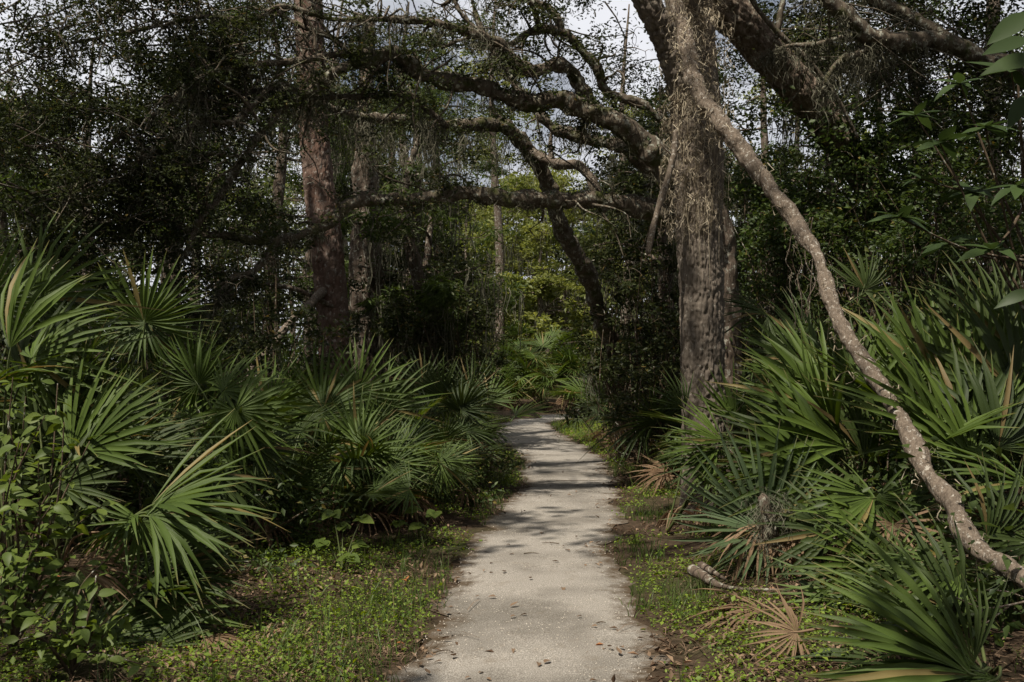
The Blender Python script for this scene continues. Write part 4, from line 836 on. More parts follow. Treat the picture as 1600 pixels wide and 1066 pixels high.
def palmetto(x, y, label, group, rng, n=10, h=(0.5, 1.1), R=(0.5, 0.75), kind='palm', dead=3, spread=1.0, lean=(0, 0), name="saw_palmetto", zb=0.0):
    base = np.array([x, y, float(gz(x, y)) + zb]); t = thing(name, label, "palmetto", (x, y, float(gz(x, y))), group); a0 = rng.uniform(0, 6.28)
    for i in range(n + dead):
        dd = i >= n; a = a0 + i * 2.4 + rng.normal(0, .25); el = rng.uniform(0.35, 1.25) if not dd else rng.uniform(-0.1, 0.2); L = rng.uniform(*h) * (1 if not dd else .45)
        dr = np.array([math.cos(a) * math.cos(el) * spread + lean[0], math.sin(a) * math.cos(el) * spread + lean[1], math.sin(el)]); dr = nrm(dr); hub = base + dr * L + [0, 0, .08]
        if dd: hub[2] = max(hub[2], base[2] + .12)
        ax = nrm(dr + np.array([0, 0, rng.uniform(-.75, .1)]) + rng.normal(0, .15, 3)); no = np.array([-dr[0] * .5, -dr[1] * .5, 1.0]) + rng.normal(0, .35, 3)
        add_frond(t, hub, ax, no, rng.uniform(*R), 'dead' if dd else kind, base, rng)
    return t

def hero(base_px, d, label, fronds, kind='palm', group=None, name="saw_palmetto"):
    """plant with fronds traced from the photo: (hub px, hub py, depth, image angle deg, radius px, facing 0 up .. 1 camera, towards-camera lean[, kind])"""
    rng = np.random.default_rng(int(base_px) * 13 + 5); g = at(base_px, 700, d); base = np.array([g[0], g[1], float(gz(g[0], g[1]))]); t = thing(name, label, "palmetto", base, group)
    for f in fronds:
        px, py, dd, ang, rp, face, tow = f[:7]; k = f[7] if len(f) > 7 else kind; hub = at(px, py, dd); a = math.radians(ang)
        ax = np.array([math.cos(a), -tow, math.sin(a)]); face = .82 * face; no = np.array([0.0, -1.0, 0.12]) * face + np.array([0, -.15, 1.0]) * (1 - face) + rng.normal(0, .28, 3)
        add_frond(t, hub, ax, no, .92 * rp / F_PX * dd, k, base, rng)
    for q in range(2 if d > 6 else 0):
        a = rng.uniform(0, 6.28); hub = base + [.3 * math.cos(a), .3 * math.sin(a), rng.uniform(.15, .4)]; add_frond(t, hub, (math.cos(a), math.sin(a), -.5), (0, 0, 1), .5, 'dead', base, rng)
    return t

def build_palmettos():
    rng = np.random.default_rng(112)
    hero(150, 5.9, "sunlit palmetto sprawling its fans sideways over the weedy verge", [(225, 800, 5.6, 4, 235, .35, .2, 'spear'), (235, 790, 5.7, 24, 225, .4, .1, 'spear'), (232, 805, 5.5, -14, 190, .4, .3, 'spear'), (215, 810, 5.6, 200, 130, .5, .2), (220, 815, 5.5, -80, 115, .75, .3), (240, 900, 5.6, 6, 190, .25, .1, 'spear_dark'), (235, 935, 5.5, 16, 170, .3, .3, 'spear'), (190, 985, 5.3, -8, 150, .3, .3), (170, 960, 5.4, -35, 170, .5, .4), (240, 880, 5.7, -12, 180, .5, .2, 'spear_dark'), (250, 900, 5.6, 18, 190, .5, .1, 'spear_dark'), (230, 960, 5.4, -4, 175, .5, .2, 'spear'), (210, 1000, 5.2, -22, 170, .6, .3, 'spear_dark'), (200, 940, 5.5, 30, 170, .5, .1, 'spear_dark'), (160, 1040, 5.0, -15, 170, .5, .3, 'spear_dark'), (240, 1010, 5.2, 8, 120, .5, .2, 'spear_dark'), (120, 900, 5.6, -50, 150, .7, .2, 'dark'), (130, 1010, 5.1, -30, 130, .5, .3, 'dark'), (250, 860, 5.9, -2, 150, .2, 0, 'dark')])
    hero(95, 6.5, "palmetto with upright yellow-green fans catching the sun above the vine", [(112, 705, 6.2, 64, 195, .75, .05, 'spear'), (75, 690, 6.4, 50, 150, .7, .1, 'spear'), (130, 705, 6.1, 40, 190, .6, .1, 'spear'), (125, 700, 6.3, 25, 150, .5, .1), (60, 640, 6.8, 80, 130, .6, 0), (150, 660, 6.9, 15, 130, .5, .1, 'dark'), (180, 730, 6.6, 50, 170, .7, 0, 'spear_dark'), (200, 720, 6.8, 20, 150, .6, .1, 'spear_dark'), (90, 760, 6.0, 30, 150, .6, .1, 'spear_dark')])
    hero(235, 8.7, "palmetto holding one dark starburst fan high on a bare stalk", [(225, 503, 8.4, 75, 128, .95, .2), (232, 506, 8.5, 15, 110, .7, .1), (228, 506, 8.5, 168, 100, .7, .1), (228, 508, 8.5, -70, 75, .8, .2)])
    hero(20, 6.6, "tall palmetto with sword-like upright fans at the vine bush", [(15, 545, 6.2, 72, 200, .9, .1, 'spear'), (60, 465, 7.0, 62, 165, .8, .1), (-20, 470, 6.8, 75, 150, .8, .1), (50, 560, 6.5, 35, 170, .7, .1), (62, 460, 7.2, 5, 140, .5, .1, 'dark'), (-10, 600, 6.3, 30, 150, .5, .2), (40, 590, 6.8, 20, 190, .5, .1, 'dark')])
    hero(370, 8.0, "palmetto with a fan folded down like a broken umbrella", [(368, 640, 7.4, -50, 135, .8, .2), (372, 645, 7.5, -85, 110, .8, .2), (350, 610, 7.8, 35, 110, .7, .1), (310, 600, 8.2, 130, 100, .6, .1), (340, 690, 7.4, -60, 120, .8, .3), (300, 575, 8.5, 60, 90, .8, .1), (400, 700, 7.6, -20, 110, .7, .1, 'spear_dark'), (330, 740, 7.2, -30, 130, .7, .2, 'spear_dark'), (420, 640, 8.2, 70, 110, .8, 0, 'spear')])
    hero(505, 10.0, "broad palmetto clump with grey-green fans beneath the pine", [(502, 630, 9.8, 95, 115, .9, .1), (505, 640, 9.7, 20, 105, .8, .1), (500, 636, 9.7, 165, 110, .8, .1), (455, 610, 10.3, 110, 95, .9, 0), (560, 610, 10.2, 70, 110, .9, 0), (505, 650, 9.5, -60, 85, .8, .2), (600, 640, 10.3, 60, 105, .8, 0), (450, 660, 9.6, 190, 90, .7, .1), (540, 680, 9.4, 10, 90, .6, .2)])
    hero(565, 9.2, "low palmetto clump spreading star fans at the weedy path margin", [(560, 688, 9.2, 100, 95, .8, .2), (565, 700, 9.0, 10, 100, .6, .3), (560, 702, 9.0, 190, 95, .6, .3), (610, 720, 9.0, 40, 95, .7, .2), (610, 728, 8.9, -40, 80, .8, .3), (530, 730, 8.8, -110, 75, .8, .3), (688, 722, 9.3, 30, 62, .8, .2), (690, 722, 9.3, -70, 60, .9, .2), (640, 765, 8.6, 175, 75, .5, .4), (585, 770, 8.5, 25, 75, .4, .3)])
    hero(720, 12.5, "dark palmetto clump leaning out at the path's narrowest bend", [(690, 620, 12.5, 100, 75, .9, .1, 'dark'), (720, 640, 12.3, 30, 75, .8, .1, 'dark'), (670, 650, 12.2, 160, 70, .8, .1, 'dark'), (735, 610, 13, 60, 70, .9, .1, 'dark'), (720, 670, 12, -20, 65, .8, .2, 'dark'), (660, 600, 13, 120, 75, .9, 0, 'dark')])
    # right side
    hero(1205, 6.9, "palmetto with stiff pale grey-green fans beside the furrowed trunk's foot", [(1193, 828, 6.8, 112, 200, .9, .1, 'grey'), (1190, 832, 6.7, 165, 170, .6, .2, 'grey'), (1200, 826, 6.8, 70, 170, .8, .1, 'grey'), (1195, 838, 6.7, -160, 120, .7, .2, 'spear_dark')])
    hero(1330, 7.4, "big palmetto throwing long lit swords towards the furrowed trunk", [(1325, 700, 7.1, 140, 235, .75, .1, 'spear'), (1300, 725, 7.0, 160, 215, .5, .2, 'spear'), (1290, 640, 7.4, 128, 190, .8, .1, 'spear'), (1340, 650, 7.5, 105, 170, .85, 0, 'spear'), (1250, 700, 7.4, 168, 170, .5, .1, 'spear_dark'), (1310, 690, 7.3, 120, 215, .8, .05, 'spear'), (1290, 745, 6.9, 172, 215, .4, .2, 'spear'), (1350, 720, 7.2, 95, 200, .9, 0, 'spear_dark'), (1280, 600, 7.9, 140, 170, .8, 0, 'spear'), (1330, 600, 7.8, 70, 160, .8, 0, 'spear_dark')])
    hero(1380, 6.3, "palmetto with a drooping umbrella fan under the leaning stem", [(1366, 776, 6.1, 185, 165, .6, .35, 'spear'), (1368, 778, 6.1, -75, 115, .9, .3), (1376, 884, 5.8, 178, 170, .45, .3, 'spear'), (1380, 886, 5.8, -55, 110, .9, .3), (1400, 800, 6.2, 20, 150, .6, .1, 'spear_dark'), (1420, 870, 5.9, 35, 150, .7, .1, 'spear'), (1330, 900, 5.9, 210, 150, .6, .2, 'spear_dark'), (1390, 830, 6.0, 150, 190, .6, .1, 'spear'), (1350, 940, 5.7, 190, 190, .4, .2, 'spear'), (1440, 940, 5.6, 130, 200, .7, .1, 'spear_dark'), (1300, 830, 6.4, 165, 150, .5, .1, 'spear_dark')])
    hero(1540, 4.6, "low palmetto thrusting long green swords out towards the dry fan", [(1530, 1050, 4.35, 163, 340, .35, .25, 'spear'), (1520, 1056, 4.3, 140, 300, .55, .1, 'spear'), (1540, 1050, 4.4, 175, 280, .3, .35, 'spear'), (1520, 1040, 4.5, 115, 190, .8, .1, 'spear_dark'), (1560, 1060, 4.3, 190, 250, .2, .3, 'spear'), (1480, 1000, 4.9, 150, 230, .6, .1, 'spear_dark'), (1500, 960, 5.1, 120, 190, .8, 0, 'spear_dark'), (1400, 1040, 4.8, 165, 180, .4, .2, 'spear_dark')])
    hero(1480, 6.8, "tall palmetto of upright broad swords crowding the leaning stem", [(1475, 690, 6.5, 105, 280, .9, .05, 'spear'), (1500, 640, 6.7, 85, 220, .9, 0, 'spear'), (1440, 700, 6.7, 125, 240, .8, .1, 'spear_dark'), (1530, 620, 6.9, 70, 200, .8, 0, 'spear'), (1450, 700, 6.4, 38, 190, .5, .1, 'spear'), (1560, 700, 6.3, 55, 190, .7, 0, 'spear_dark'), (1560, 640, 6.5, 20, 130, .5, .1, 'spear'), (1600, 560, 7, 100, 170, .8, 0, 'spear'), (1420, 610, 7.6, 95, 170, .9, 0, 'spear'), (1400, 640, 7.4, 140, 190, .8, .1, 'spear'), (1560, 520, 7.6, 120, 180, .8, 0, 'spear_dark'), (1500, 700, 6.4, 60, 230, .8, 0, 'spear_dark'), (1520, 720, 6.3, 100, 210, .8, 0, 'spear'), (1450, 590, 7.4, 100, 190, .9, 0, 'spear'), (1540, 560, 7.2, 80, 190, .9, 0, 'spear_dark'), (1590, 620, 6.6, 110, 230, .8, 0, 'spear_dark'), (1480, 560, 7.8, 70, 160, .8, 0, 'spear_dark')])
    hero(1560, 5.4, "palmetto with fans hanging limply around white dead twigs", [(1500, 895, 5.2, -120, 140, .8, .3, 'spear'), (1500, 895, 5.2, 180, 155, .4, .3, 'spear'), (1540, 850, 5.8, 60, 170, .7, .1, 'spear_dark'), (1580, 900, 5.2, -100, 150, .8, .2, 'spear_dark'), (1610, 760, 6.1, 150, 190, .6, .0, 'spear'), (1620, 850, 5.8, 170, 170, .5, .2, 'spear_dark')])
    hero(1200, 10.6, "dark palmetto showing one fan in the gloom behind the leaning stem", [(1197, 492, 10.2, 150, 95, .8, .1, 'spear_dark'), (1200, 495, 10.2, -120, 60, .9, .1, 'spear_dark'), (1352, 452, 10.4, 95, 85, .9, .1, 'spear_dark'), (1350, 455, 10.4, 10, 70, .8, .1, 'spear_dark'), (1260, 540, 10.3, 120, 120, .8, .1, 'spear_dark'), (1240, 560, 10, 160, 110, .7, .1, 'spear_dark')])
    hero(1040, 8.9, "palmetto pushing spiky fans out low at the furrowed trunk's shadow", [(1120, 700, 8.3, 168, 120, .4, .3, 'spear'), (1130, 690, 8.3, 150, 120, .6, .2, 'spear'), (1120, 720, 8.2, 195, 110, .4, .3, 'spear'), (1070, 640, 9.0, 120, 85, .9, .1, 'spear_dark'), (1150, 660, 8.5, 100, 110, .9, 0, 'spear')])
    # mid-distance clumps down both sides
    lab = "shaded palmetto clump between the pine and the path"; gp = "palmettos between the pine and the path"
    for x, y in ((-4.2, 12), (-2.9, 13.2), (-1.7, 13.6), (-0.9, 14.6), (-3.7, 15), (-2.2, 16), (-1.3, 17.6), (-5.5, 13.5), (-5.2, 10.6), (-3.9, 9.4), (-2.6, 11.2), (-1.6, 11.6), (-0.95, 12.6), (-3.3, 10.2), (-2.4, 12.2), (-1.2, 16)): palmetto(x, y, lab, gp, rng, 12, (.45, 1.1), (.38, .6), 'dark' if rng.random() < .6 else 'palm')
    lab = "low palmetto packed in the tangle between the folded fan and the weedy path margin"; gp = "low palmettos behind the weedy margin"
    for x, y in ((-2.3, 8.9), (-1.9, 8.6), (-1.45, 9.3), (-1.1, 9.9), (-2.5, 9.8), (-1.75, 10.4), (-0.85, 10.9), (-2.9, 8.9), (-1.3, 10.9)): palmetto(x, y, lab, gp, rng, 11, (.35, .85), (.36, .52), 'dark' if rng.random() < .5 else 'palm', 2)
    lab = "shaded palmetto clump spilling out past the furrowed trunk"; gp = "palmettos past the furrowed trunk"
    for x, y in ((2.1, 12.2), (2.5, 13.6), (2.9, 11.2), (2.4, 15.2), (2.2, 16.8), (3.4, 14.8), (1.95, 18.6), (2.6, 19.6), (3.4, 12.6)): palmetto(x, y, lab, gp, rng, 10, (.45, 1.0), (.5, .7), 'dark')
    lab = "palmetto clump packed among leaves behind the leaning stem"; gp = "palmettos behind the leaning stem"
    for x, y in ((4.3, 9.3), (3.3, 9.0), (5.2, 8.6), (4.9, 10.6), (5.9, 10.2), (3.9, 8.0), (2.7, 8.6), (4.6, 7.6)): palmetto(x, y, lab, gp, rng, 10, (.6, 1.2), (.5, .7), 'palm' if rng.random() < .7 else 'dark')
    lab = "palmetto clump behind the tangled vine bush"; gp = "palmettos behind the vine bush"
    for x, y in ((-3.9, 7.4), (-4.6, 8.4), (-3.2, 7.4), (-5.4, 9.2), (-2.7, 8.2)): palmetto(x, y, lab, gp, rng, 10, (.6, 1.2), (.55, .8), 'palm' if rng.random() < .5 else 'dark')
    lab = "bushy fan palm closing the view beyond the path bend"; gp = "fan palms beyond the path bend"
    for x, y, z in ((0.2, 30.6, .5), (-0.8, 30.2, .2), (1.3, 30.8, .6), (0.6, 31.6, 1.0), (2.3, 30.2, .3), (-1.9, 29, .2), (0.9, 29.9, .05), (-0.3, 29.2, .05), (-2.4, 25.5, .1), (-1.6, 24, 0), (2.3, 23.5, .1), (2.9, 25, .2)):
        palmetto(x, y, lab, gp, rng, 15, (.55, 1.35), (.6, .85), 'dark' if rng.random() < .25 else 'palm', 2, name="fan_palm", zb=z)
build_palmettos()

def build_dead_fronds():
    rng = np.random.default_rng(113)
    def dead(px, py, d, ang, rp, label, face=.4, var=0, z=None):
        hub = at(px, py, d)
        g = float(gz(hub[0], hub[1]));  a = math.radians(ang)
        hub[2] = g + (.10 if z is None else z); t = thing("fallen_frond", label, "frond", (hub[0], hub[1], g))
        ax = np.array([math.cos(a), -math.sin(a) * -1.0, .10]); add_frond(t, hub, ax, np.array([.1, -face * 2, 1.0]), rp / F_PX * d, 'dead', hub - nrm(ax) * .45 + [0, 0, -.06], rng, var)
    dead(1245, 1040, 4.95, 190, 100, "curled tan dry fan lying on the verge, cupped like a shell", .9, 0, .14)
    dead(1190, 985, 5.7, 175, 150, "flattened tan dry fan pressed into the weeds by the moss clump", .1, 2, .05)
    dead(1040, 752, 11.4, 150, 70, "reddish dry fan poking out at the path edge", .5, 1, .25)
    dead(1180, 850, 7.9, 160, 110, "bleached dry fan heaped at the furrowed trunk's foot", .3, 1, .12)
    dead(120, 930, 5.3, 20, 110, "shredded pale dry fan caught low in the vine bush", .5, 2, .35)
    dead(320, 1000, 5.3, -25, 110, "thin dry fan trailing over the weedy verge", .1, 2, .05)
    # old woody leaf base on the ground
    P, R = limb_pts([(1082, 925, 26), (1098, 938, 22), (1120, 952, 14), (1150, 964, 9), (1190, 975, 7), (1240, 985, 6)], 6.7, 6.0); R = R * .72
    for i in range(len(P)): P[i, 2] = float(gz(P[i, 0], P[i, 1])) + [.13, .11, .07, .04, .03, .03][i]
    t = thing("woody_leaf_base", "curved brown woody frond base lying on the verge", "frond base", (P[-1, 0], P[-1, 1], gz(P[-1, 0], P[-1, 1]))); b = Bag(); b.add(*tube(P, R, 12, 40, .2, 3)); b.obj("sheath", MAT['bark_far'], t)
    b = Bag(); b.add(*tube(P[:3] + [.06, .02, .03], R[:3] * .6, 8, 14, .3, 4)); b.obj("splinter", MAT['bark_far'], t)
    # moss heap on a low stub
    base = at(1205, 930, 6.5); base[2] = gz(base[0], base[1]); t = thing("mossy_stub", "short dead stub shaggy with grey moss below the pale palmetto", "stump", base)
    b = Bag(); b.add(*tube(np.array([base - [0, 0, .05], base + [0, 0, .25], base + [-.05, 0, .5]]), [.06, .05, .03], 12, 20, .3, 5)); b.obj("stub", MAT['bark_far'], t)
    n = 420; A = base + np.column_stack([rng.normal(0, .06, n), rng.normal(0, .06, n), rng.uniform(.12, .55, n)]); J = np.cumsum(rng.normal(0, .02, (n, 8, 3)) - [0, 0, .012], 1); Pp = A[:, None] + J; Pp[..., 2] = np.maximum(Pp[..., 2], base[2] + .01)
    b = Bag(); V, Q, v = ribbons(Pp, np.full((n, 8), .0022), None, rng); b.add(V, Q, None, v); b.obj("moss", MAT['moss'], t)["kind"] = "stuff"
build_dead_fronds()

# ------------------------------------------------------------------ broad-leaved plants, leaf by leaf
def blade(name, mat, aspect=.42, fold=.25, curl=.18, seed=0, point=1.0, heart=False):
    """leaf of unit length along +Y, upper face +Z"""
    tt = np.array([0, .08, .25, .45, .65, .85, 1.0]); prof = np.array([.04, .45, .92, 1.0, .78, .36, .01]) if not heart else np.array([.35, .95, 1.08, .95, .65, .3, .01]); V = []; Q = []
    for t, p in zip(tt, prof):
        w = p * aspect / 2; z = -curl * t * t; y = t - (.08 if heart and t < .05 else 0); V += [(-w, y, z + w * fold), (0, t, z), (w, y, z + w * fold)]
    for j in range(len(tt) - 1): o = 3 * j; Q += [(o, o + 1, o + 4, o + 3), (o + 1, o + 2, o + 5, o + 4)]
    return mesh_np(name, V, np.array(Q), np.full(len(Q), .5), mat=mat)
BL = dict(vine=[blade("leaf", MAT['vine_leaf'], .5, .25, c, k) for k, c in enumerate((.1, .25, .4))], gloss=[blade("leaf", MAT['glossy_leaf'], .36, .2, c, k) for k, c in enumerate((.05, .2, .35))],
          heart=[blade("leaf", MAT['vine_leaf'], .95, .12, c, k, 1, True) for k, c in enumerate((.08, .2))], dead=[blade("leaf", MAT['litter'], .5, .5, c, k) for k, c in enumerate((.1, -.3, .35))])

def put_leaf(root, kind, p, axis, normal, s, rng, name="leaf"):
    y = nrm(axis); x = nrm(np.cross(y, normal)); z = np.cross(x, y); rb = np.array(root.matrix_basis.translation) if root is not None else np.zeros(3); h = np.asarray(p) - rb; ms = BL[kind]
    o = link(name, ms[int(rng.integers(len(ms)))], root); o.matrix_basis = Matrix([[x[i] * s, y[i] * s, z[i] * s, h[i]] for i in range(3)] + [[0, 0, 0, 1]]); return o

def leafy(root, tips, base, kind, n, size, rng, r=.006, per_gap=None, spread=.10, up=.8):
    """stems from base to each tip with leaves set along them"""
    for tp in tips:
        m = (base + tp) / 2 + rng.normal(0, .06, 3) + [0, 0, .08]; P = spline(np.array([base, m, tp]), 30); b = Bag(); b.add(*tube(np.array([base, m, tp]), [r * 1.6, r, r * .5], 5, 12, .1, 1)); b.obj("stem", MAT['stem'], root)
        for q in range(n):
            p = P[int(rng.uniform(8, 30))]; a = rng.uniform(0, 6.28); ax = np.array([math.cos(a), math.sin(a) - .25, rng.uniform(-.5, .3)]); put_leaf(root, kind, p + nrm(ax) * spread * .15, ax, np.array([0, -.35, up]) + rng.normal(0, .3, 3), size * rng.uniform(.6, 1.25), rng)

def build_broadleaf():
    rng = np.random.default_rng(114)
    base = at(20, 900, 5.0); base[2] = gz(base[0], base[1]); t = thing("vine_bush", "tangled bush of pointed bright green leaves below the sword fans", "bush", base)
    tips = [at(x, y, d) for x, y, d in ((20, 590, 5.0), (70, 650, 4.9), (30, 690, 4.7), (110, 720, 5.0), (80, 790, 4.8), (20, 780, 4.6), (140, 690, 5.3), (50, 860, 4.6), (120, 860, 4.9), (10, 640, 5.1), (90, 600, 5.5), (160, 790, 5.2), (60, 720, 4.8), (10, 860, 4.5), (40, 620, 5.2), (100, 660, 5.1))]
    leafy(t, tips, base, 'vine', 24, .085, rng)
    base = at(110, 1010, 4.7); base[2] = gz(base[0], base[1]); t = thing("low_vine", "low vine with oval leaves creeping among dry fans", "vine", base)
    leafy(t, [at(x, y, d) for x, y, d in ((150, 900, 4.8), (60, 960, 4.5), (200, 960, 4.8), (120, 980, 4.5), (230, 1040, 4.6), (30, 1000, 4.4), (160, 880, 5.0))], base, 'vine', 15, .08, rng)
    base = at(320, 760, 7.6); base[2] = gz(base[0], base[1]); t = thing("climbing_vine", "dense dark vine smothering the palmetto with the folded fan", "vine", base)
    leafy(t, [at(x, y, d) for x, y, d in ((310, 640, 7.4), (260, 690, 7.3), (400, 660, 7.6), (340, 720, 7.2), (290, 760, 7.1), (440, 740, 7.8), (390, 770, 7.4), (230, 640, 7.6), (450, 680, 8), (360, 800, 7.2))], base, 'vine', 18, .085, rng)
    for px, py, lab, tips in ((535, 905, "young plant with round bright leaves rooted at the verge's back", ((535, 820), (560, 850), (505, 845), (545, 870), (520, 800), (565, 810))), (655, 850, "young round-leaved plant standing nearer the path", ((650, 795), (625, 815), (680, 800), (655, 820)))):
        d = 1.6 * F_PX / (py - 560); base = at(px, py, d); base[2] = gz(base[0], base[1]); t = thing("seedling", lab, "seedling", base)
        for q, (x, y) in enumerate(tips):
            tp = at(x, y, d + rng.normal(0, .1)); b = Bag(); b.add(*tube(np.array([base, (base + tp) / 2 + [0, 0, .03], tp]), [.006, .005, .003], 5, 10, .1)); b.obj("stem", MAT['stalk'], t)
            for j in range(6):
                a = rng.uniform(0, 6.28); ax = np.array([math.cos(a), math.sin(a), -.25]); put_leaf(t, 'heart', tp, ax, np.array([0, -.4, 1]) + rng.normal(0, .2, 3), .10 * rng.uniform(.6, 1.2), rng)
    # glossy sapling at the right with leaf rosettes
    base = at(1640, 900, 6.6); base[2] = gz(base[0], base[1]); t = thing("glossy_sapling", "sapling with rosettes of long glossy leaves before the leafy thicket", "sapling", base)
    hub = base + [-.1, 0, 1.9]; b = Bag(); b.add(*tube(np.array([base - [0, 0, .05], base + [.05, 0, 1], hub, at(1590, 120, 6.6)]), [.03, .025, .018, .008], 8, 30, .15, 2)); b.obj("trunk", MAT['stem'], t)
    for x, y, d, n, s in ((1468, 222, 6.5, 9, .22), (1405, 340, 6.3, 10, .24), (1540, 200, 6.4, 9, .24), (1580, 110, 6.4, 9, .25), (1520, 300, 6.6, 8, .22), (1430, 180, 6.8, 7, .2), (1590, 290, 6.2, 9, .24), (1500, 130, 6.7, 8, .2), (1550, 390, 6.4, 8, .24), (1480, 380, 6.7, 8, .2), (1440, 280, 6.8, 7, .18)):
        c = at(x, y, d); st = hub + [0, 0, rng.uniform(-.5, .8)]; m = (st + c) / 2 + [0, 0, -.06]; b = Bag(); b.add(*tube(np.array([st, m, c]), [.012, .009, .005], 5, 14, .1)); b.obj("twig", MAT['stem'], t)
        for q in range(n):
            a = q * 2.4; ax = np.array([math.cos(a), math.sin(a) * .8 - .15, rng.uniform(-.35, .45)]); put_leaf(t, 'gloss', c, ax, np.array([0, -.25, 1]) + rng.normal(0, .2, 3), s * rng.uniform(.75, 1.15), rng)
    # a few big leaves of a near bough reaching in at the upper corner
    base = np.array([3.2, 3.4, float(gz(3.2, 3.4))]); t = thing("near_bough_sapling", "slim sapling reaching a few large yellowing leaves into the upper corner", "sapling", base)
    b = Bag(); b.add(*tube(np.array([base - [0, 0, .05], base + [.05, 0, 1.2], base + [-.1, .1, 2.2], base + [-.4, .2, 2.9]]), [.025, .02, .014, .006], 8, 24, .1)); b.obj("trunk", MAT['stem'], t)
    for x, y, d, ang, s in ((1610, 20, 3.6, 215, .22), (1605, 60, 3.7, 200, .2), (1612, 455, 3.6, 195, .14), (1600, 150, 3.8, 240, .16), (1625, 90, 3.5, 190, .22)):
        p = at(x, y, d); a = math.radians(ang); st = base + [-.1, .1, 2.1 if y > 300 else 2.5]; b = Bag(); b.add(*tube(np.array([st - [0, 0, .3 if y > 300 else 0], (st + p) / 2, p]), [.006, .005, .003], 5, 10, .1)); b.obj("twig", MAT['stem'], t)
        put_leaf(t, 'gloss', p, np.array([math.cos(a), -.2, math.sin(a)]), np.array([.2, -.7, .6]), s, rng)
    # vine over the heavy leaning trunk and the thicket below it: trunk points hold the leaves
    C = spline(HLP[6:13], 60); base = HLP[-1].copy(); base[2] = gz(base[0], base[1]); base[0] -= .5; base[1] -= .3; base[2] = gz(base[0], base[1])
    t = thing("trunk_vine", "leafy green vine climbing over the heavy leaning trunk", "vine", base)
    b = Bag(); b.add(*tube(np.vstack([base, C[::-1][::10] + [-.05, -.3, 0]]), np.linspace(.02, .008, 7), 6, 60, .3, 2)); b.obj("stem", MAT['stem'], t)
    cb = Bag(); 
    for q in range(120):
        c = C[rng.integers(0, 60)] + np.array([rng.normal(0, .22), -.28 + rng.normal(0, .12), rng.normal(-.05, .2)]); V, T, v = leaves(c + rng.normal(0, .12, (34, 3)), .075, .7, .45, .25, .2, rng, np.array([0, -.3, 0])); cb.add(V, None, T, v)
    cb.obj("foliage", MAT['mid_leaf'], t)
    # leafy shrubs between trunk and palmettos on the right, and down the left margin
    def shrub(px, py, d, R, n, mat, label, group, s=.06):
        c = at(px, py, d); g = np.array([c[0], c[1], float(gz(c[0], c[1]))]); t = thing("leafy_shrub", label, "shrub", g, group); cb = Bag(); tb = Bag()
        for q in range(n):
            p = c + rng.normal(0, 1, 3) * np.array([R, R * .7, R * .8]) * .55; p[2] = max(p[2], g[2] + .1); P, S = cloud(p, (.26, .26, .2), 95, .08, .6, rng); V, T, v = leaves(P, s * 1.15, .5, .5, .2, .2, rng); cb.add(V, None, T, v); twigs(tb, [g + [rng.normal(0, .05), rng.normal(0, .05), 0]], [p], .012, .004, rng); twigs(tb, [p] * 3, S[:3], .004, .002, rng, 3)
        cb.obj("foliage", MAT[mat], t); tb.obj("stems", MAT['stem'], t)
    lab = "leafy green shrub in the shade below the heavy leaning trunk"; gp = "shrubs below the heavy leaning trunk"
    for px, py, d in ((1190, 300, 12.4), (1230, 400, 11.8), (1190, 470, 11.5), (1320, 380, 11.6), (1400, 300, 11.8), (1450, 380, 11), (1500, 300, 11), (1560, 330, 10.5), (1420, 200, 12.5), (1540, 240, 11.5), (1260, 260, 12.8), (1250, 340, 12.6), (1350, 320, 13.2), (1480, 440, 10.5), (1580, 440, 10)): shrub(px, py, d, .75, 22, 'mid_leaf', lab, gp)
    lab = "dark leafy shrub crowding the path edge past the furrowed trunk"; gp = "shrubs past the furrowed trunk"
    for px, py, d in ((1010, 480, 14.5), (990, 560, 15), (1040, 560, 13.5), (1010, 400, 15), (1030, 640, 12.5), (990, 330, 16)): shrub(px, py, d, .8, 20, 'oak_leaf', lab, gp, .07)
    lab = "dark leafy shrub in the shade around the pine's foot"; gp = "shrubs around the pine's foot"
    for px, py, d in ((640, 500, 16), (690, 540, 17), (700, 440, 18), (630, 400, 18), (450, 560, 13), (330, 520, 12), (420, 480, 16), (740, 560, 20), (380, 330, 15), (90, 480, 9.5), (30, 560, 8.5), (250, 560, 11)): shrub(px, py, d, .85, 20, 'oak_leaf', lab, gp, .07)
    lab = "leafy vine mound tangled among the swords under the leaning stem"; gp = "leafy mounds under the leaning stem"
    for px, py, d in ((1250, 760, 7.6), (1400, 740, 7.2), (1150, 760, 8.4), (1330, 840, 6.7), (1450, 830, 6.5), (1230, 640, 8.4), (1400, 560, 8.4), (1550, 560, 7.6), (1300, 560, 8.6), (1480, 960, 5.4), (1400, 960, 5.6)): shrub(px, py, d, .34, 8, 'mid_leaf', lab, gp, .055)
    lab = "small leafy vine mound filling a gap between palmettos on the weedy verge side"; gp = "leafy mounds among the palmettos"
    for px, py, d in ((460, 790, 8.6), (430, 820, 8), (700, 760, 11.0), (300, 860, 6.9), (740, 740, 12), (380, 800, 7.6), (250, 740, 7.0)): shrub(px, py, d, .32, 9, 'mid_leaf', lab, gp, .05)
build_broadleaf()

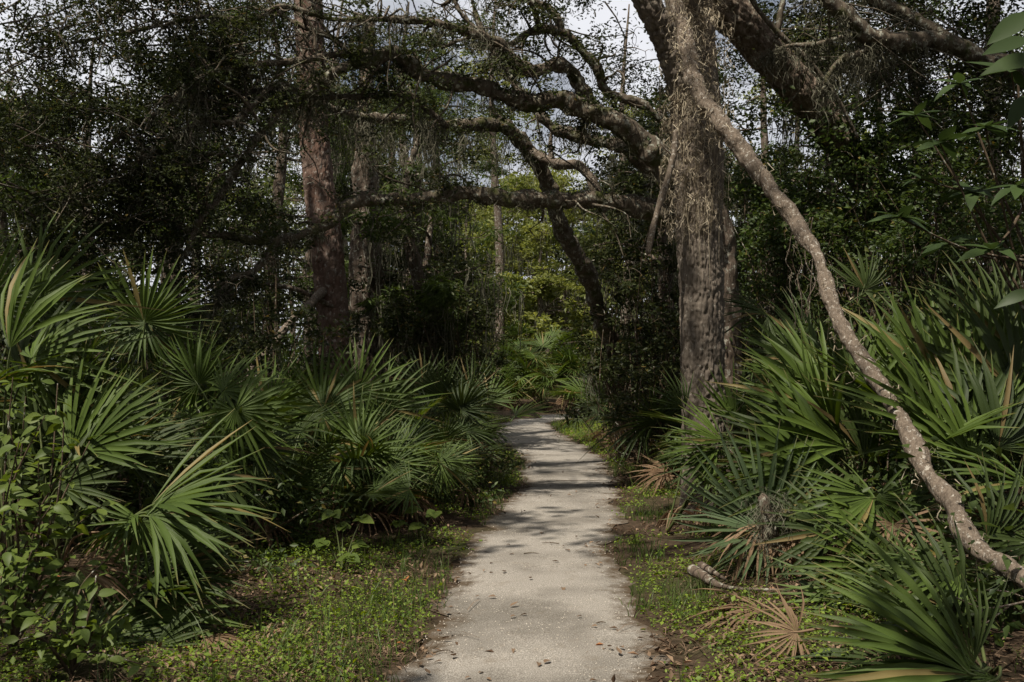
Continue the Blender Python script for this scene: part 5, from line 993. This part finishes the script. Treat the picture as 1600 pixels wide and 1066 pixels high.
# ------------------------------------------------------------------ small things
def build_small():
    rng = np.random.default_rng(115)
    # hanging vine ropes below the leaning stem
    for k, x in enumerate((1238, 1250, 1262, 1266)):
        P = np.array([at(x + 4 * rng.normal(), y, 8.6) + rng.normal(0, .012, 3) for y in np.linspace(330 if k % 2 else 350, 560 + 60 * k, 12)]); P[0] = at(x + 4, 340, 8.55)
        t = thing("hanging_vine", "thin dry vine rope dangling from the slim leaning stem", "vine", P[-1], "vine ropes under the leaning stem"); b = Bag(); b.add(*tube(P, np.full(12, .003 + .0005 * k), 6, 60, .2, k)); b.obj("rope", MAT['bark_pale'], t)
        b = Bag(); V, Q, v = strands(P[rng.integers(2, 12, 30)], rng.uniform(.03, .12, 30), .012, .0015, 5, rng); b.add(V, Q, None, v); b.obj("root_hairs", MAT['dry_moss'], t)
    # dead white twigs in the right-hand palmettos
    root = at(1640, 930, 5.0); t = thing("dead_twig", "bleached bare twig branching among the limp palmetto fans", "twig", root)
    for rows in ([(1640, 930, 5), (1580, 945, 4.5), (1535, 950, 4), (1490, 932, 3)], [(1580, 945, 4), (1560, 960, 3), (1525, 985, 2)], [(1535, 950, 3.5), (1525, 930, 3), (1528, 912, 2)], [(1610, 938, 4), (1575, 925, 3), (1540, 922, 2)], [(1535, 950, 3), (1530, 975, 2.5), (1518, 992, 2)]):
        add_limb(t, rows, 5.0, 4.9, MAT['bark_pale'], "shoot", 6, 3)
    # leaves fallen on the path, one by one
    spots = [(797, 853), (803, 867), (928, 866), (880, 855), (957, 858), (873, 879), (765, 897), (742, 934), (775, 934), (797, 949), (806, 964), (824, 962), (909, 964), (933, 980), (802, 1016), (842, 1038), (850, 1038), (712, 1026), (748, 1054), (760, 1062), (970, 1024), (1005, 880), (935, 881), (700, 960), (705, 990), (995, 1000), (1016, 1028), (690, 1035), (880, 920), (830, 905), (900, 840), (845, 835), (930, 850), (790, 895), (950, 1012), (1000, 985), (720, 905), (860, 850), (890, 862), (912, 853), (940, 862), (690, 1000), (665, 1030), (1025, 1060), (735, 1060), (672, 1055), (820, 800), (900, 770), (860, 760), (930, 790)]
    for k, (x, y) in enumerate(spots):
        d = 1.58 * F_PX / (y - HOR); p = at(x, y, d); p[2] = .028; a = rng.uniform(0, 6.28); s = rng.uniform(.035, .065)
        o = put_leaf(None, 'dead', p, (math.cos(a), math.sin(a), .08), np.array([0, 0, 1]) + rng.normal(0, .25, 3), s, rng, "fallen_leaf"); tag(o, "small curled brown dead leaf lying on the pale path", "leaf", "dead leaves on the path")
    for x, y, a, l in ((830, 866, .1, .12), (990, 750, .2, .5), (905, 752, 0, .6), (700, 895, .3, .1), (940, 975, .1, .06), (860, 850, 2.9, .15), (850, 712, .05, .6), (690, 1020, .5, .1)):
        d = 1.58 * F_PX / (y - HOR); p = at(x, y, d); p[2] = .026; v = np.array([math.cos(a), math.sin(a), 0]) * l / 2
        b = Bag(); b.add(*tube(np.array([p - v, p + [0, .01, .004], p + v]), [.004, .004, .002], 5, 8, .2)); o = b.obj("fallen_twig", MAT['stem']); tag(o, "short dark twig lying across the pale path", "twig", "twigs on the path")
build_small()
